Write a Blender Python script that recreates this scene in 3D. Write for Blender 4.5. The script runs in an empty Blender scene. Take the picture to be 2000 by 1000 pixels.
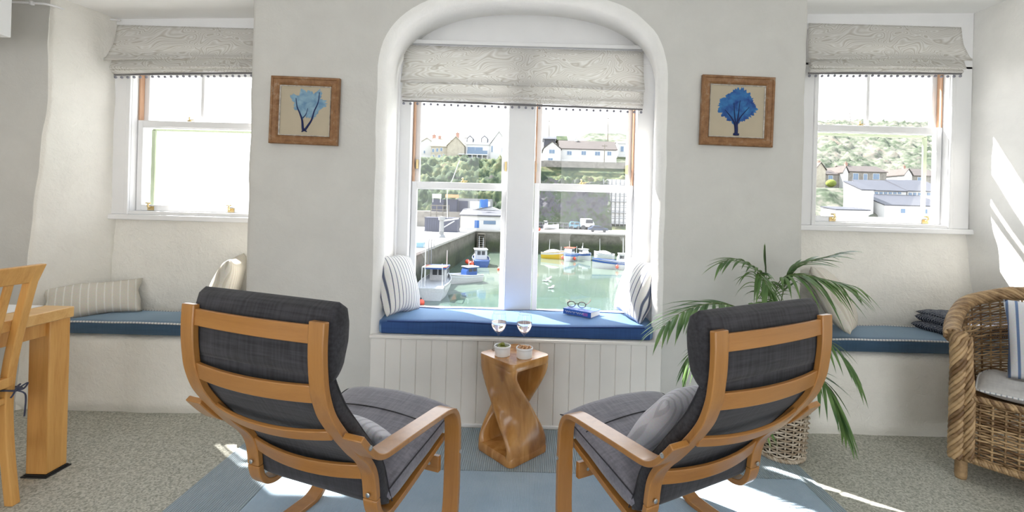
import bpy, bmesh, math, random
from mathutils import Vector, Matrix, noise, Euler
random.seed(7)
PI = math.pi
col = bpy.context.scene.collection

# ------------------------------------------------------------------ camera model (2000 x 1000 frame)
F, CX, CY, ROLL, H = 900.0, 1030.0, 405.0, 0.027, 1.25
_c, _s = math.cos(ROLL), math.sin(ROLL)
def ray(px, py):
    u, v = px - CX, py - CY
    return Vector(((_c*u + _s*v)/F, 1.0, -(-_s*u + _c*v)/F))
def at(px, py, y):
    return Vector((0, 0, H)) + ray(px, py)*y
def atz(px, py, z):
    r = ray(px, py)
    return Vector((0, 0, H)) + r*((z - H)/r.z)

# ------------------------------------------------------------------ tagging
def tag(o, label=None, cat=None, group=None, kind=None):
    if label: o['label'] = label
    if cat: o['category'] = cat
    if group: o['group'] = group
    if kind: o['kind'] = kind
    return o
def empty(name, loc=(0, 0, 0), rz=0.0, parent=None):
    o = bpy.data.objects.new(name, None); col.objects.link(o)
    o.empty_display_size = 0.05
    o.location = loc; o.rotation_euler = (0, 0, rz)
    if parent: o.parent = parent
    return o
def thing(name, label, cat, loc=(0, 0, 0), rz=0.0, group=None):
    return tag(empty(name, loc, rz), label, cat, group)
def copy_tree(o, parent=None):
    c = o.copy(); col.objects.link(c)
    if parent: c.parent = parent
    for ch in list(o.children): copy_tree(ch, c)
    return c

# ------------------------------------------------------------------ mesh builder
class MB:
    def __init__(s): s.v = []; s.f = []
    def add(s, vs, fs, M=None):
        b = len(s.v)
        s.v += [(M @ Vector(p)) if M else Vector(p) for p in vs]
        s.f += [tuple(b + i for i in f) for f in fs]
        return s
    def box(s, c, d, M=None):
        x, y, z = c; a, b, e = d[0]/2, d[1]/2, d[2]/2
        vs = [(x+i*a, y+j*b, z+k*e) for k in (-1, 1) for j in (-1, 1) for i in (-1, 1)]
        return s.add(vs, [(0,2,3,1),(4,5,7,6),(0,1,5,4),(2,6,7,3),(0,4,6,2),(1,3,7,5)], M)
    def span(s, x0, x1, y0, y1, z0, z1):
        return s.box(((x0+x1)/2, (y0+y1)/2, (z0+z1)/2), (abs(x1-x0), abs(y1-y0), abs(z1-z0)))
    def hexa(s, p):           # eight corners: bottom ring 0-3, top ring 4-7
        return s.add(p, [(3,2,1,0),(4,5,6,7),(0,1,5,4),(1,2,6,5),(2,3,7,6),(3,0,4,7)])
    def prism(s, poly, ext, M=None):   # poly of 3d points, extruded by vector
        n = len(poly); e = Vector(ext)
        vs = [Vector(p) for p in poly] + [Vector(p)+e for p in poly]
        fs = [tuple(range(n-1, -1, -1)), tuple(range(n, 2*n))] + [(i, (i+1)%n, n+(i+1)%n, n+i) for i in range(n)]
        return s.add(vs, fs, M)
    def grid(s, fn, nu, nv, cu=False, cv=False):
        vs = [fn(i/(nu if cu else nu-1), j/(nv if cv else nv-1)) for j in range(nv) for i in range(nu)]
        fs = []
        for j in range(nv if cv else nv-1):
            for i in range(nu if cu else nu-1):
                a, b = i, (i+1) % nu; c, d = j*nu, ((j+1) % nv)*nu
                fs.append((c+a, c+b, d+b, d+a))
        return s.add(vs, fs)
    def rings(s, rings, closed=False, caps=True):
        n = len(rings[0]); m = len(rings)
        vs = [p for r in rings for p in r]; fs = []
        for j in range(m if closed else m-1):
            c, d = j*n, ((j+1) % m)*n
            for i in range(n):
                k = (i+1) % n
                fs.append((c+i, c+k, d+k, d+i))
        if caps and not closed:
            fs.append(tuple(range(n-1, -1, -1))); fs.append(tuple((m-1)*n + i for i in range(n)))
        return s.add(vs, fs)
    def tube(s, path, r, n=6, closed=False, caps=True):
        P = [Vector(p) for p in path]; m = len(P)
        if m < 2: return s
        rr = r if isinstance(r, (list, tuple)) else [r]*m
        rings = []; N = None
        for i in range(m):
            if closed: t = P[(i+1) % m] - P[i-1]
            else: t = P[min(i+1, m-1)] - P[max(i-1, 0)]
            if t.length < 1e-9: t = Vector((0, 0, 1))
            t.normalize()
            if N is None:
                N = t.orthogonal().normalized()
            N = (N - t*N.dot(t))
            if N.length < 1e-6: N = t.orthogonal()
            N.normalize(); B = t.cross(N)
            rings.append([P[i] + (N*math.cos(2*PI*k/n) + B*math.sin(2*PI*k/n))*rr[i] for k in range(n)])
        return s.rings(rings, closed, caps)
    def lathe(s, prof, n=24, c=(0, 0, 0), M=None):   # prof: (r, z)
        c = Vector(c)
        rings = [[c + Vector((max(r, 1e-5)*math.cos(2*PI*k/n), max(r, 1e-5)*math.sin(2*PI*k/n), z)) for k in range(n)] for r, z in prof]
        if M: rings = [[M @ p for p in r] for r in rings]
        return s.rings(rings)
    def ball(s, c, r, n=10, m=7, sq=(1, 1, 1)):
        return s.lathe_ball(Vector(c), r, n, m, sq)
    def lathe_ball(s, c, r, n, m, sq):
        rings = []
        for j in range(m+1):
            a = -PI/2 + PI*j/m
            rr = max(math.cos(a)*r, 1e-5)
            rings.append([c + Vector((rr*math.cos(2*PI*k/n)*sq[0], rr*math.sin(2*PI*k/n)*sq[1], r*math.sin(a)*sq[2])) for k in range(n)])
        return s.rings(rings)
    def build(s, name, mat, parent=None, smooth=False, bevel=0, seg=2, sub=0, angle=35, loc=None, rot=None):
        me = bpy.data.meshes.new(name)
        me.from_pydata([tuple(p) for p in s.v], [], s.f)
        bm = bmesh.new(); bm.from_mesh(me)
        bmesh.ops.recalc_face_normals(bm, faces=bm.faces); bm.to_mesh(me); bm.free()
        me.materials.append(mat)
        if smooth:
            for p in me.polygons: p.use_smooth = True
            if smooth == 'auto': me.set_sharp_from_angle(angle=math.radians(angle))
        o = bpy.data.objects.new(name, me); col.objects.link(o)
        if parent: o.parent = parent
        if loc is not None: o.location = loc
        if rot is not None: o.rotation_euler = rot
        if bevel:
            b = o.modifiers.new('bevel', 'BEVEL'); b.width = bevel; b.segments = seg; b.limit_method = 'ANGLE'; b.angle_limit = math.radians(40)
            for p in me.polygons: p.use_smooth = True
            me.set_sharp_from_angle(angle=math.radians(50))
        if sub:
            b = o.modifiers.new('sub', 'SUBSURF'); b.levels = sub; b.render_levels = sub
        return o

def crom(pts, n=6):
    P = [Vector(p) for p in pts]; out = []
    for i in range(len(P)-1):
        a, b, c, d = P[max(i-1, 0)], P[i], P[i+1], P[min(i+2, len(P)-1)]
        for k in range(n):
            t = k/n
            out.append(0.5*((2*b) + (c-a)*t + (2*a-5*b+4*c-d)*t*t + (3*b-a-3*c+d)*t**3))
    out.append(P[-1]); return out
def resample(pts, n):
    P = [Vector(p) for p in pts]; L = [0]
    for a, b in zip(P, P[1:]): L.append(L[-1] + (b-a).length)
    out = []
    for i in range(n):
        t = L[-1]*i/(n-1); k = 0
        while k < len(L)-2 and L[k+1] < t: k += 1
        q = (t-L[k])/max(L[k+1]-L[k], 1e-9)
        out.append(P[k].lerp(P[k+1], q))
    return out
def lerp(a, b, t): return a + (b-a)*t
def interp(tab, x):
    if x <= tab[0][0]: return tab[0][1]
    for (a, u), (b, v) in zip(tab, tab[1:]):
        if x <= b: return lerp(u, v, (x-a)/(b-a))
    return tab[-1][1]
def sgnpow(v, p): return math.copysign(abs(v)**p, v)

# ------------------------------------------------------------------ materials
def M_(name):
    m = bpy.data.materials.new(name); m.use_nodes = True
    nt = m.node_tree; b = nt.nodes['Principled BSDF']
    return m, nt, b
def nd(nt, t, **kw):
    n = nt.nodes.new(t)
    for k, v in kw.items():
        if k in n.inputs: n.inputs[k].default_value = v
        else: setattr(n, k, v)
    return n
def ramp(nt, stops):
    r = nt.nodes.new('ShaderNodeValToRGB'); e = r.color_ramp.elements
    while len(e) < len(stops): e.new(0.5)
    for q, (p, c) in zip(e, stops): q.position = p; q.color = (*c[:3], 1)
    return r
def coords(nt, scale=(1, 1, 1), rot=(0, 0, 0), src='Object'):
    tc = nt.nodes.new('ShaderNodeTexCoord'); mp = nt.nodes.new('ShaderNodeMapping')
    mp.inputs['Scale'].default_value = scale; mp.inputs['Rotation'].default_value = rot
    nt.links.new(tc.outputs[src], mp.inputs['Vector']); return mp
def plain(name, c, rough=0.6, metal=0.0, noise_amt=0.06, noise_scale=8.0, bump=0.0, bscale=60.0, spec=None, sheen=0.0, coat=0.0):
    m, nt, b = M_(name)
    mp = coords(nt)
    n = nd(nt, 'ShaderNodeTexNoise', Scale=noise_scale, Detail=4.0)
    nt.links.new(mp.outputs[0], n.inputs['Vector'])
    k = noise_amt
    r = ramp(nt, [(0.3, tuple(x*(1-k) for x in c)), (0.7, tuple(min(x*(1+k), 1) for x in c))])
    nt.links.new(n.outputs['Fac'], r.inputs['Fac']); nt.links.new(r.outputs['Color'], b.inputs['Base Color'])
    b.inputs['Roughness'].default_value = rough; b.inputs['Metallic'].default_value = metal
    if spec is not None: b.inputs['Specular IOR Level'].default_value = spec
    if sheen: b.inputs['Sheen Weight'].default_value = sheen; b.inputs['Sheen Roughness'].default_value = 0.4
    if coat: b.inputs['Coat Weight'].default_value = coat; b.inputs['Coat Roughness'].default_value = 0.15
    if bump:
        n2 = nd(nt, 'ShaderNodeTexNoise', Scale=bscale, Detail=5.0); nt.links.new(mp.outputs[0], n2.inputs['Vector'])
        bp = nd(nt, 'ShaderNodeBump', Strength=bump, Distance=0.01); nt.links.new(n2.outputs['Fac'], bp.inputs['Height'])
        nt.links.new(bp.outputs['Normal'], b.inputs['Normal'])
    return m
def wood(name, light, dark, axis='Z', rough=0.4, scale=1.0, contrast=1.0, coat=0.15):
    m, nt, b = M_(name)
    st = {'X': (0.6, 9, 9), 'Y': (9, 0.6, 9), 'Z': (9, 9, 0.6)}[axis]
    mp = coords(nt, tuple(v*scale for v in st))
    n = nd(nt, 'ShaderNodeTexNoise', Scale=3.0, Detail=6.0, Roughness=0.6, Distortion=0.6); nt.links.new(mp.outputs[0], n.inputs['Vector'])
    mp2 = coords(nt, tuple(v*scale*6 for v in st))
    n2 = nd(nt, 'ShaderNodeTexNoise', Scale=5.0, Detail=3.0); nt.links.new(mp2.outputs[0], n2.inputs['Vector'])
    mx = nd(nt, 'ShaderNodeMath', operation='MULTIPLY_ADD'); mx.inputs[1].default_value = 0.3
    nt.links.new(n2.outputs['Fac'], mx.inputs[0]); nt.links.new(n.outputs['Fac'], mx.inputs[2])
    lo = tuple(lerp(l, d, contrast) for l, d in zip(light, dark))
    r = ramp(nt, [(0.45, lo), (0.62, tuple((a+c)/2 for a, c in zip(light, lo))), (0.85, light)])
    nt.links.new(mx.outputs[0], r.inputs['Fac']); nt.links.new(r.outputs['Color'], b.inputs['Base Color'])
    b.inputs['Roughness'].default_value = rough
    b.inputs['Coat Weight'].default_value = coat; b.inputs['Coat Roughness'].default_value = 0.25
    return m
def fabric(name, c1, c2, scale=260.0, rough=0.9, bump=0.25, sheen=0.15, tint=(1, 1, 1)):
    m, nt, b = M_(name)
    mp = coords(nt)
    def w(sc):
        mq = coords(nt, sc); n = nd(nt, 'ShaderNodeTexNoise', Scale=scale/8, Detail=3.0); nt.links.new(mq.outputs[0], n.inputs['Vector']); return n
    a, d = w((0.12, 2.2, 2.2)), w((2.2, 0.25, 0.12))
    ad = nd(nt, 'ShaderNodeMath', operation='ADD'); nt.links.new(a.outputs['Fac'], ad.inputs[0]); nt.links.new(d.outputs['Fac'], ad.inputs[1])
    hv = nd(nt, 'ShaderNodeMath', operation='MULTIPLY'); hv.inputs[1].default_value = 0.5; nt.links.new(ad.outputs[0], hv.inputs[0])
    r = ramp(nt, [(0.36, c1), (0.64, c2)]); nt.links.new(hv.outputs[0], r.inputs['Fac']); nt.links.new(r.outputs['Color'], b.inputs['Base Color'])
    b.inputs['Roughness'].default_value = rough; b.inputs['Sheen Weight'].default_value = sheen; b.inputs['Sheen Tint'].default_value = (*tint, 1); b.inputs['Specular IOR Level'].default_value = 0.25
    bp = nd(nt, 'ShaderNodeBump', Strength=bump, Distance=0.002); nt.links.new(hv.outputs[0], bp.inputs['Height']); nt.links.new(bp.outputs['Normal'], b.inputs['Normal'])
    return m
def striped(name, base, line, period, duty, axis=0, fuzz=0.04, duty2=None, rough=0.9):
    """Narrow woven stripes across one local axis of the cloth."""
    m, nt, b = M_(name)
    tc = nt.nodes.new('ShaderNodeTexCoord'); sp = nt.nodes.new('ShaderNodeSeparateXYZ'); nt.links.new(tc.outputs['Object'], sp.inputs[0])
    d = nd(nt, 'ShaderNodeMath', operation='MULTIPLY'); d.inputs[1].default_value = 1/period; nt.links.new(sp.outputs[axis], d.inputs[0])
    fr = nd(nt, 'ShaderNodeMath', operation='FRACT'); nt.links.new(d.outputs[0], fr.inputs[0])
    a, e = 0.5-duty/2, 0.5+duty/2
    stops = [(0, base), (max(a-fuzz, 0.001), base), (a+fuzz*0.5, line), (e-fuzz*0.5, line), (min(e+fuzz, 0.999), base)]
    r = ramp(nt, stops); nt.links.new(fr.outputs[0], r.inputs['Fac'])
    n = nd(nt, 'ShaderNodeTexNoise', Scale=180.0, Detail=2.0); nt.links.new(tc.outputs['Object'], n.inputs['Vector'])
    mx = nd(nt, 'ShaderNodeMixRGB', blend_type='MULTIPLY'); mx.inputs[0].default_value = 0.25
    nt.links.new(r.outputs['Color'], mx.inputs[1]); nt.links.new(n.outputs['Color'], mx.inputs[2]); nt.links.new(mx.outputs[0], b.inputs['Base Color'])
    b.inputs['Roughness'].default_value = rough; b.inputs['Specular IOR Level'].default_value = 0.2
    bp = nd(nt, 'ShaderNodeBump', Strength=0.15, Distance=0.002); nt.links.new(n.outputs['Fac'], bp.inputs['Height']); nt.links.new(bp.outputs['Normal'], b.inputs['Normal'])
    return m
def plaster(name, c, strength=0.5):
    m, nt, b = M_(name); mp = coords(nt)
    n1 = nd(nt, 'ShaderNodeTexNoise', Scale=5.0, Detail=6.0, Roughness=0.6, Distortion=0.4)
    n2 = nd(nt, 'ShaderNodeTexNoise', Scale=26.0, Detail=5.0, Roughness=0.65, Distortion=1.2)
    for n in (n1, n2): nt.links.new(mp.outputs[0], n.inputs['Vector'])
    r = ramp(nt, [(0.3, tuple(x*0.93 for x in c)), (0.7, c)]); nt.links.new(n1.outputs['Fac'], r.inputs['Fac']); nt.links.new(r.outputs['Color'], b.inputs['Base Color'])
    rd = ramp(nt, [(0.35, (0, 0, 0)), (0.75, (1, 1, 1))]); nt.links.new(n2.outputs['Fac'], rd.inputs['Fac'])
    b1 = nd(nt, 'ShaderNodeBump', Strength=strength, Distance=0.02); nt.links.new(n1.outputs['Fac'], b1.inputs['Height'])
    b2 = nd(nt, 'ShaderNodeBump', Strength=strength*0.8, Distance=0.006); nt.links.new(rd.outputs['Color'], b2.inputs['Height']); nt.links.new(b1.outputs['Normal'], b2.inputs['Normal'])
    nt.links.new(b2.outputs['Normal'], b.inputs['Normal'])
    b.inputs['Roughness'].default_value = 0.7; b.inputs['Specular IOR Level'].default_value = 0.3
    return m
def thin_glass(name, tint=(1, 1, 1), refl=0.06):
    m, nt, b = M_(name); nt.nodes.remove(b)
    out = nt.nodes['Material Output']
    t = nd(nt, 'ShaderNodeBsdfTransparent'); t.inputs[0].default_value = (*tint, 1)
    g = nd(nt, 'ShaderNodeBsdfGlossy', Roughness=0.0)
    lw = nd(nt, 'ShaderNodeLayerWeight', Blend=0.5); pw = nd(nt, 'ShaderNodeMath', operation='POWER'); pw.inputs[1].default_value = 4.0; nt.links.new(lw.outputs['Facing'], pw.inputs[0])
    ma = nd(nt, 'ShaderNodeMath', operation='MULTIPLY_ADD'); ma.inputs[1].default_value = 0.8; ma.inputs[2].default_value = 0.05; nt.links.new(pw.outputs[0], ma.inputs[0])
    mx = nd(nt, 'ShaderNodeMixShader'); nt.links.new(ma.outputs[0], mx.inputs[0]); nt.links.new(t.outputs[0], mx.inputs[1]); nt.links.new(g.outputs[0], mx.inputs[2])
    nt.links.new(mx.outputs[0], out.inputs['Surface'])
    return m
def clear_glass(name, c=(1, 1, 1), ior=1.45, rough=0.0):
    m, nt, b = M_(name)
    b.inputs['Base Color'].default_value = (*c, 1); b.inputs['Transmission Weight'].default_value = 1.0
    b.inputs['IOR'].default_value = ior; b.inputs['Roughness'].default_value = rough
    return m

W = {}
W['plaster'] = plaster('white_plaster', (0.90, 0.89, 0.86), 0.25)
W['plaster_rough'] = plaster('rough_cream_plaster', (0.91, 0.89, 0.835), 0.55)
W['plaster_shaded'] = plaster('shaded_wall_plaster', (0.645, 0.635, 0.605), 0.22)  # same plaster greyed: shade of the room-facing walls put into the colour
W['ceiling'] = plain('ceiling_paint', (0.94, 0.94, 0.93), 0.8, noise_amt=0.01)
W['white'] = plain('white_gloss_paint', (0.86, 0.86, 0.87), 0.35, noise_amt=0.015)
W['panelpaint'] = plain('cream_panel_paint', (0.82, 0.79, 0.75), 0.5, noise_amt=0.015)
W['bead'] = wood('bare_pine_bead', (0.60, 0.38, 0.25), (0.48, 0.26, 0.15), 'Z')
W['greenpaint'] = plain('pale_green_paint', (0.36, 0.41, 0.28), 0.6)
W['brass'] = plain('brass', (0.68, 0.54, 0.29), 0.35, 1.0)
W['steel'] = plain('steel', (0.6, 0.62, 0.64), 0.3, 1.0)
W['glass'] = thin_glass('window_glass')
W['chairwood'] = wood('honey_beech', (0.43, 0.198, 0.052), (0.31, 0.128, 0.028), 'Z', 0.28, 1.0, 0.7, 0.45)
W['oak'] = wood('golden_oak', (0.80, 0.45, 0.14), (0.60, 0.28, 0.065), 'Z', 0.4, 0.7, 0.9)
W['oak_top'] = wood('golden_oak_top', (0.82, 0.52, 0.20), (0.66, 0.34, 0.10), 'X', 0.4, 0.7, 0.9)
W['charcoal'] = fabric('charcoal_linen', (0.024, 0.0235, 0.027), (0.056, 0.054, 0.063), 420, sheen=0.15)  # darker copy: shade on back and head cushions put into the colour
W['charcoal_lit'] = fabric('window_lit_charcoal_linen', (0.155, 0.148, 0.178), (0.245, 0.235, 0.275), 420, sheen=0.5)  # same linen lightened: window light on the seats put into the colour
W['blue'] = fabric('royal_blue_cloth', (0.018, 0.058, 0.20), (0.026, 0.078, 0.25), 400, rough=0.6, sheen=1.0, tint=(0.45, 0.70, 1.0), bump=0.1)
W['slate'] = fabric('slate_blue_cloth', (0.022, 0.058, 0.11), (0.032, 0.076, 0.14), 400, rough=0.6, sheen=1.0, tint=(0.6, 0.8, 1.0), bump=0.1)
W['greyfab'] = fabric('pale_grey_cloth', (0.50, 0.49, 0.49), (0.60, 0.59, 0.58), 300, sheen=0.1)
W['tick'] = striped('navy_ticking', (0.84, 0.83, 0.81), (0.13, 0.15, 0.22), 0.030, 0.16)
W['creamstripe'] = striped('cream_stripe', (0.73, 0.69, 0.61), (0.88, 0.86, 0.81), 0.036, 0.14)
W['cream_fine'] = striped('cream_fine_stripe', (0.78, 0.74, 0.66), (0.66, 0.61, 0.52), 0.022, 0.3)
W['bluestripe'] = striped('blue_stripe', (0.80, 0.81, 0.84), (0.16, 0.24, 0.42), 0.034, 0.28)
W['greystripe'] = striped('grey_lilac_stripe', (0.56, 0.55, 0.60), (0.42, 0.41, 0.46), 0.03, 0.3)
WORLD, SUN, SUNDIR, EXPO = 3.6, 28.0, (1.3, -1.0, -1.78), 0.0
# ================================================================== ROOM SHELL
YF, YW = 2.62, 3.05            # front face of the thick wall, plane of the sashes
def rough(p, amp, f=3.0, seed=0.0):
    q = Vector((p.x*f+seed, p.y*f-seed, p.z*f))
    return amp*(noise.noise(q) + 0.4*noise.noise(q*3.1))
def st(o, label=None):
    o['kind'] = 'structure'
    if label: o['label'] = label
    return o
def ribbon(name, levels, mat, nz=70, nu=60, amp=0.008, seed=0.0):
    """Plastered wall swept upwards through plan lines that change with height."""
    zs = [l[0] for l in levels]
    lines = [resample([Vector((x, y, 0)) for x, y in l[1]], nu) for l in levels]
    rows = []
    for j in range(nz):
        z = lerp(zs[0], zs[-1], j/(nz-1)); k = 0
        while k < len(zs)-2 and zs[k+1] < z: k += 1
        t = (z-zs[k])/(zs[k+1]-zs[k]); t = t*t*(3-2*t)
        line = [lines[k][i].lerp(lines[k+1][i], t) for i in range(nu)]
        row = []
        for i, p in enumerate(line):
            d = line[min(i+1, nu-1)] - line[max(i-1, 0)]; n = Vector((-d.y, d.x, 0)).normalized()
            q = Vector((p.x, p.y, z)); row.append(q + n*rough(q, amp, 3.0, seed))
        rows.append(row)
    mb = MB(); mb.grid(lambda u, v: rows[round(v*(nz-1))][round(u*(nu-1))], nu, nz)
    return st(mb.build(name, mat, smooth=True))

# floor
def carpet_mat():
    m, nt, b = M_('flecked_grey_green_carpet'); mp = coords(nt)
    v = nd(nt, 'ShaderNodeTexVoronoi', Scale=150.0); nt.links.new(mp.outputs[0], v.inputs['Vector'])
    n = nd(nt, 'ShaderNodeTexNoise', Scale=70.0, Detail=5.0, Roughness=0.8); nt.links.new(mp.outputs[0], n.inputs['Vector'])
    sp = nd(nt, 'ShaderNodeSeparateXYZ'); nt.links.new(v.outputs['Color'], sp.inputs[0])
    mx = nd(nt, 'ShaderNodeMath', operation='MULTIPLY_ADD'); mx.inputs[1].default_value = 0.45; nt.links.new(sp.outputs[0], mx.inputs[0])
    ml = nd(nt, 'ShaderNodeMath', operation='MULTIPLY'); ml.inputs[1].default_value = 0.6; nt.links.new(n.outputs['Fac'], ml.inputs[0]); nt.links.new(ml.outputs[0], mx.inputs[2])
    r = ramp(nt, [(0.2, (0.26, 0.26, 0.22)), (0.5, (0.50, 0.50, 0.44)), (0.8, (0.70, 0.69, 0.62))])
    nt.links.new(mx.outputs[0], r.inputs['Fac']); nt.links.new(r.outputs['Color'], b.inputs['Base Color'])
    bp = nd(nt, 'ShaderNodeBump', Strength=0.7, Distance=0.006); nt.links.new(mx.outputs[0], bp.inputs['Height']); nt.links.new(bp.outputs['Normal'], b.inputs['Normal'])
    b.inputs['Roughness'].default_value = 0.95; b.inputs['Specular IOR Level'].default_value = 0.1
    return m
mb = MB(); mb.grid(lambda u, v: (lerp(-4.2, 3.7, u), lerp(-2.2, 3.1, v), 0), 2, 2)
st(mb.build('floor', carpet_mat()))

# ceiling: a slightly out-of-level old ceiling
ZC = 2.60
mb = MB(); mb.add([(-4.2, -2.2, ZC), (3.7, -2.2, ZC), (3.7, 2.64, ZC), (-4.2, 2.64, ZC)], [(0, 1, 2, 3)])
for xa, xb in ((-4.2, -1.55), (1.53, 3.7)):
    za, zb_ = 2.495+0.034*xa, 2.495+0.034*xb
    mb.add([(xa, 2.64, za), (xb, 2.64, zb_), (xb, 3.12, zb_), (xa, 3.12, za), (xa, 2.64, ZC), (xb, 2.64, ZC)], [(0, 1, 2, 3), (0, 1, 5, 4)])
st(mb.build('ceiling', W['ceiling']))

# ---- centre pier with the arched opening
AX0, AX1, AZS, AZT = -0.885, 0.795, 1.95, 2.50
def arch(i, n, x0, x1, zs, zt, p, z0=0.0, inset=0.0):
    """contour parameter i in 0..n : up the left jamb, over the arch, down the right jamb"""
    nj = n//3; cx, hw = (x0+x1)/2, (x1-x0)/2 - inset
    if i <= nj: return (cx-hw, lerp(z0, zs, i/nj))
    if i >= n-nj: return (cx+hw, lerp(zs, z0, (i-(n-nj))/nj))
    a = PI - PI*(i-nj)/(n-2*nj); c, s = math.cos(a), math.sin(a)
    return (cx + hw*sgnpow(c, 2/p), zs + (zt-inset-zs)*sgnpow(s, 2/p))
NC = 120; PX0, PX1, PZT = -1.600, 1.575, 2.62
def outer_pt(i, n):
    nj = n//3; cx = (AX0+AX1)/2
    if i <= nj: return (PX0, lerp(0, AZS, i/nj))
    if i >= n-nj: return (PX1, lerp(AZS, 0, (i-(n-nj))/nj))
    c = arch(i, n, AX0, AX1, AZS, AZT, 2.7); dx, dz = c[0]-cx, c[1]-AZS
    t = 1e9
    if dx < -1e-6: t = min(t, (PX0-cx)/dx)
    if dx > 1e-6: t = min(t, (PX1-cx)/dx)
    if dz > 1e-6: t = min(t, (PZT-AZS)/dz)
    return (cx+dx*t, AZS+dz*t)
rows = []
def P3(xz, y): return Vector((xz[0], y, xz[1]))
for i in range(NC+1):
    o = outer_pt(i, NC); c = arch(i, NC, AX0, AX1, AZS, AZT, 2.7)
    row = []
    side = -1 if o[0] <= PX0+1e-4 else (1 if o[0] >= PX1-1e-4 else 0)
    for k in range(6):                         # return of the pier into the side recesses
        row.append(P3(o, lerp(3.12, YF+0.03, k/5)))
    row.append(P3((o[0]-side*0.010, o[1]), YF+0.009))
    for k in range(15):                        # face
        t = k/14; q = (lerp(o[0]-side*0.03, c[0], t), lerp(o[1], c[1], t))
        row.append(P3(q, YF))
    for k in range(1, 8):                      # rolled edge
        a = PI/2*k/7; r = 0.06; q = arch(i, NC, AX0, AX1, AZS, AZT, 2.7, 0, r*math.sin(a)); row.append(P3(q, YF + r*(1-math.cos(a))))
    q1 = arch(i, NC, AX0, AX1, AZS, AZT, 2.7, 0, 0.06); q2 = arch(i, NC, -0.872, 0.838, 2.05, 2.53, 2.3)
    for k in range(1, 9):
        t = k/8; row.append(P3((lerp(q1[0], q2[0], t), lerp(q1[1], q2[1], t)), lerp(YF+0.06, 3.12, t)))
    rows.append(row)
for row in rows:
    for j, p in enumerate(row):
        edge = 6 <= j <= 8
        d = rough(p, 0.006, 2.2) ; e = rough(p, 0.007, 4.5, 5.0)
        p.y += d*(0.5 if j > 6 else 0.2)
        if j <= 8: p.x += e
        if 20 <= j <= 32: p.x += e*1.0; p.z += e*(0.8 if p.z > 1.9 else 0)
nr = len(rows[0]); js = 22
mb = MB(); mb.grid(lambda u, v: rows[round(u*NC)][round(v*js)], NC+1, js+1)
st(mb.build('wall_center', W['plaster_shaded'], smooth=True))
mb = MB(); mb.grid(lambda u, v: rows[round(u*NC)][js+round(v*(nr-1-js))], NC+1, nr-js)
st(mb.build('wall_center_reveal', W['plaster'], smooth=True))  # reveal in the lighter plaster copy: window light put into its colour

# ---- left recess and side
def lp(cx): return [(-4.2, 2.66), (-3.3, 2.66), (cx-0.10, 2.66), (cx-0.022, 2.660), (cx-0.005, 2.668), (cx, 2.685), (lerp(cx, -2.70, 0.5)+0.006, 2.86), (-2.705, 3.0), (-2.71, 3.13)]
LV = [(0.0, -2.90), (0.40, -2.88), (0.8, -2.855), (1.15, -2.835), (1.5, -2.795), (1.8, -2.765), (2.62, -2.765)]
ribbon('wall_left', [(z, lp(c)[3:]) for z, c in LV], W['plaster_rough'], amp=0.010, nu=70)  # left reveal in lighter plaster, its window brightness held in the colour
ribbon('wall_left.001', [(z, lp(c)[:4]) for z, c in LV], W['plaster_shaded'], amp=0.010, nu=50)
# under-window back walls (they lean forward a little towards the seat)
def backwall(name, x0, x1, z0, z1, yb, yt, mat, seed):
    mb = MB()
    def fn(u, v):
        p = Vector((lerp(x0, x1, u), lerp(yb, yt, v), lerp(z0, z1, v))); p.y += rough(p, 0.009, 3.5, seed); return p
    mb.grid(fn, 50, 36); return st(mb.build(name, mat, smooth=True))
backwall('wall_back', -2.76, -1.55, 0.40, 1.125, 3.0, 3.035, W['plaster_rough'], 1.0)
backwall('wall_back.001', 1.53, 3.0, 0.40, 1.19, 2.99, 3.035, W['plaster_rough'], 4.0)
# stone benches of the side recesses
def bench(name, x0, x1, zt, y0, y1, seed):
    mb = MB()
    path = [(y0+0.012, 0.0), (y0-0.012, 0.05), (y0-0.006, 0.2), (y0, zt-0.07), (y0+0.006, zt-0.03), (y0+0.03, zt-0.005), (y0+0.07, zt), (y1, zt)]
    pr = resample([Vector((0, a, b)) for a, b in path], 40)
    def fn(u, v):
        q = pr[round(v*39)]; p = Vector((lerp(x0, x1, u), q.y, q.z)); p.y += rough(p, 0.012, 3.0, seed)*(1 if v < 0.7 else 0.2); return p
    mb.grid(fn, 70, 40); return st(mb.build(name, W['plaster_rough'], smooth=True))
bench('wall_bench', -2.92, -1.585, 0.445, 2.665, 3.06, 2.0)
bench('wall_bench.001', 1.56, 3.12, 0.472, 2.625, 3.06, 7.0)
# ---- right recess
def rp(bx, fx): return [(bx, 3.13), (bx, 3.05), (lerp(bx, fx, 0.3), 2.93), (lerp(bx, fx, 0.65), 2.76), (fx-0.004, 2.60), (fx+0.03, 2.56), (fx+0.2, 2.55), (3.72, 2.55)]
ribbon('wall_right', [(0.0, rp(2.955, 3.02)), (0.5, rp(2.95, 3.0)), (1.0, rp(2.90, 2.95)), (1.3, rp(2.872, 2.91)), (2.72, rp(2.868, 2.905))], W['plaster'], amp=0.010, seed=3.0, nu=80)
# side walls of the room
def flat(name, x, y0, y1, z1):
    mb = MB(); mb.grid(lambda u, v: Vector((x, lerp(y0, y1, u), lerp(0, z1, v))), 2, 2); return st(mb.build(name, W['plaster']))
flat('wall_side', -4.2, -2.2, 2.68, 2.62); flat('wall_side.001', 3.7, -2.2, 2.64, 2.62)

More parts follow.
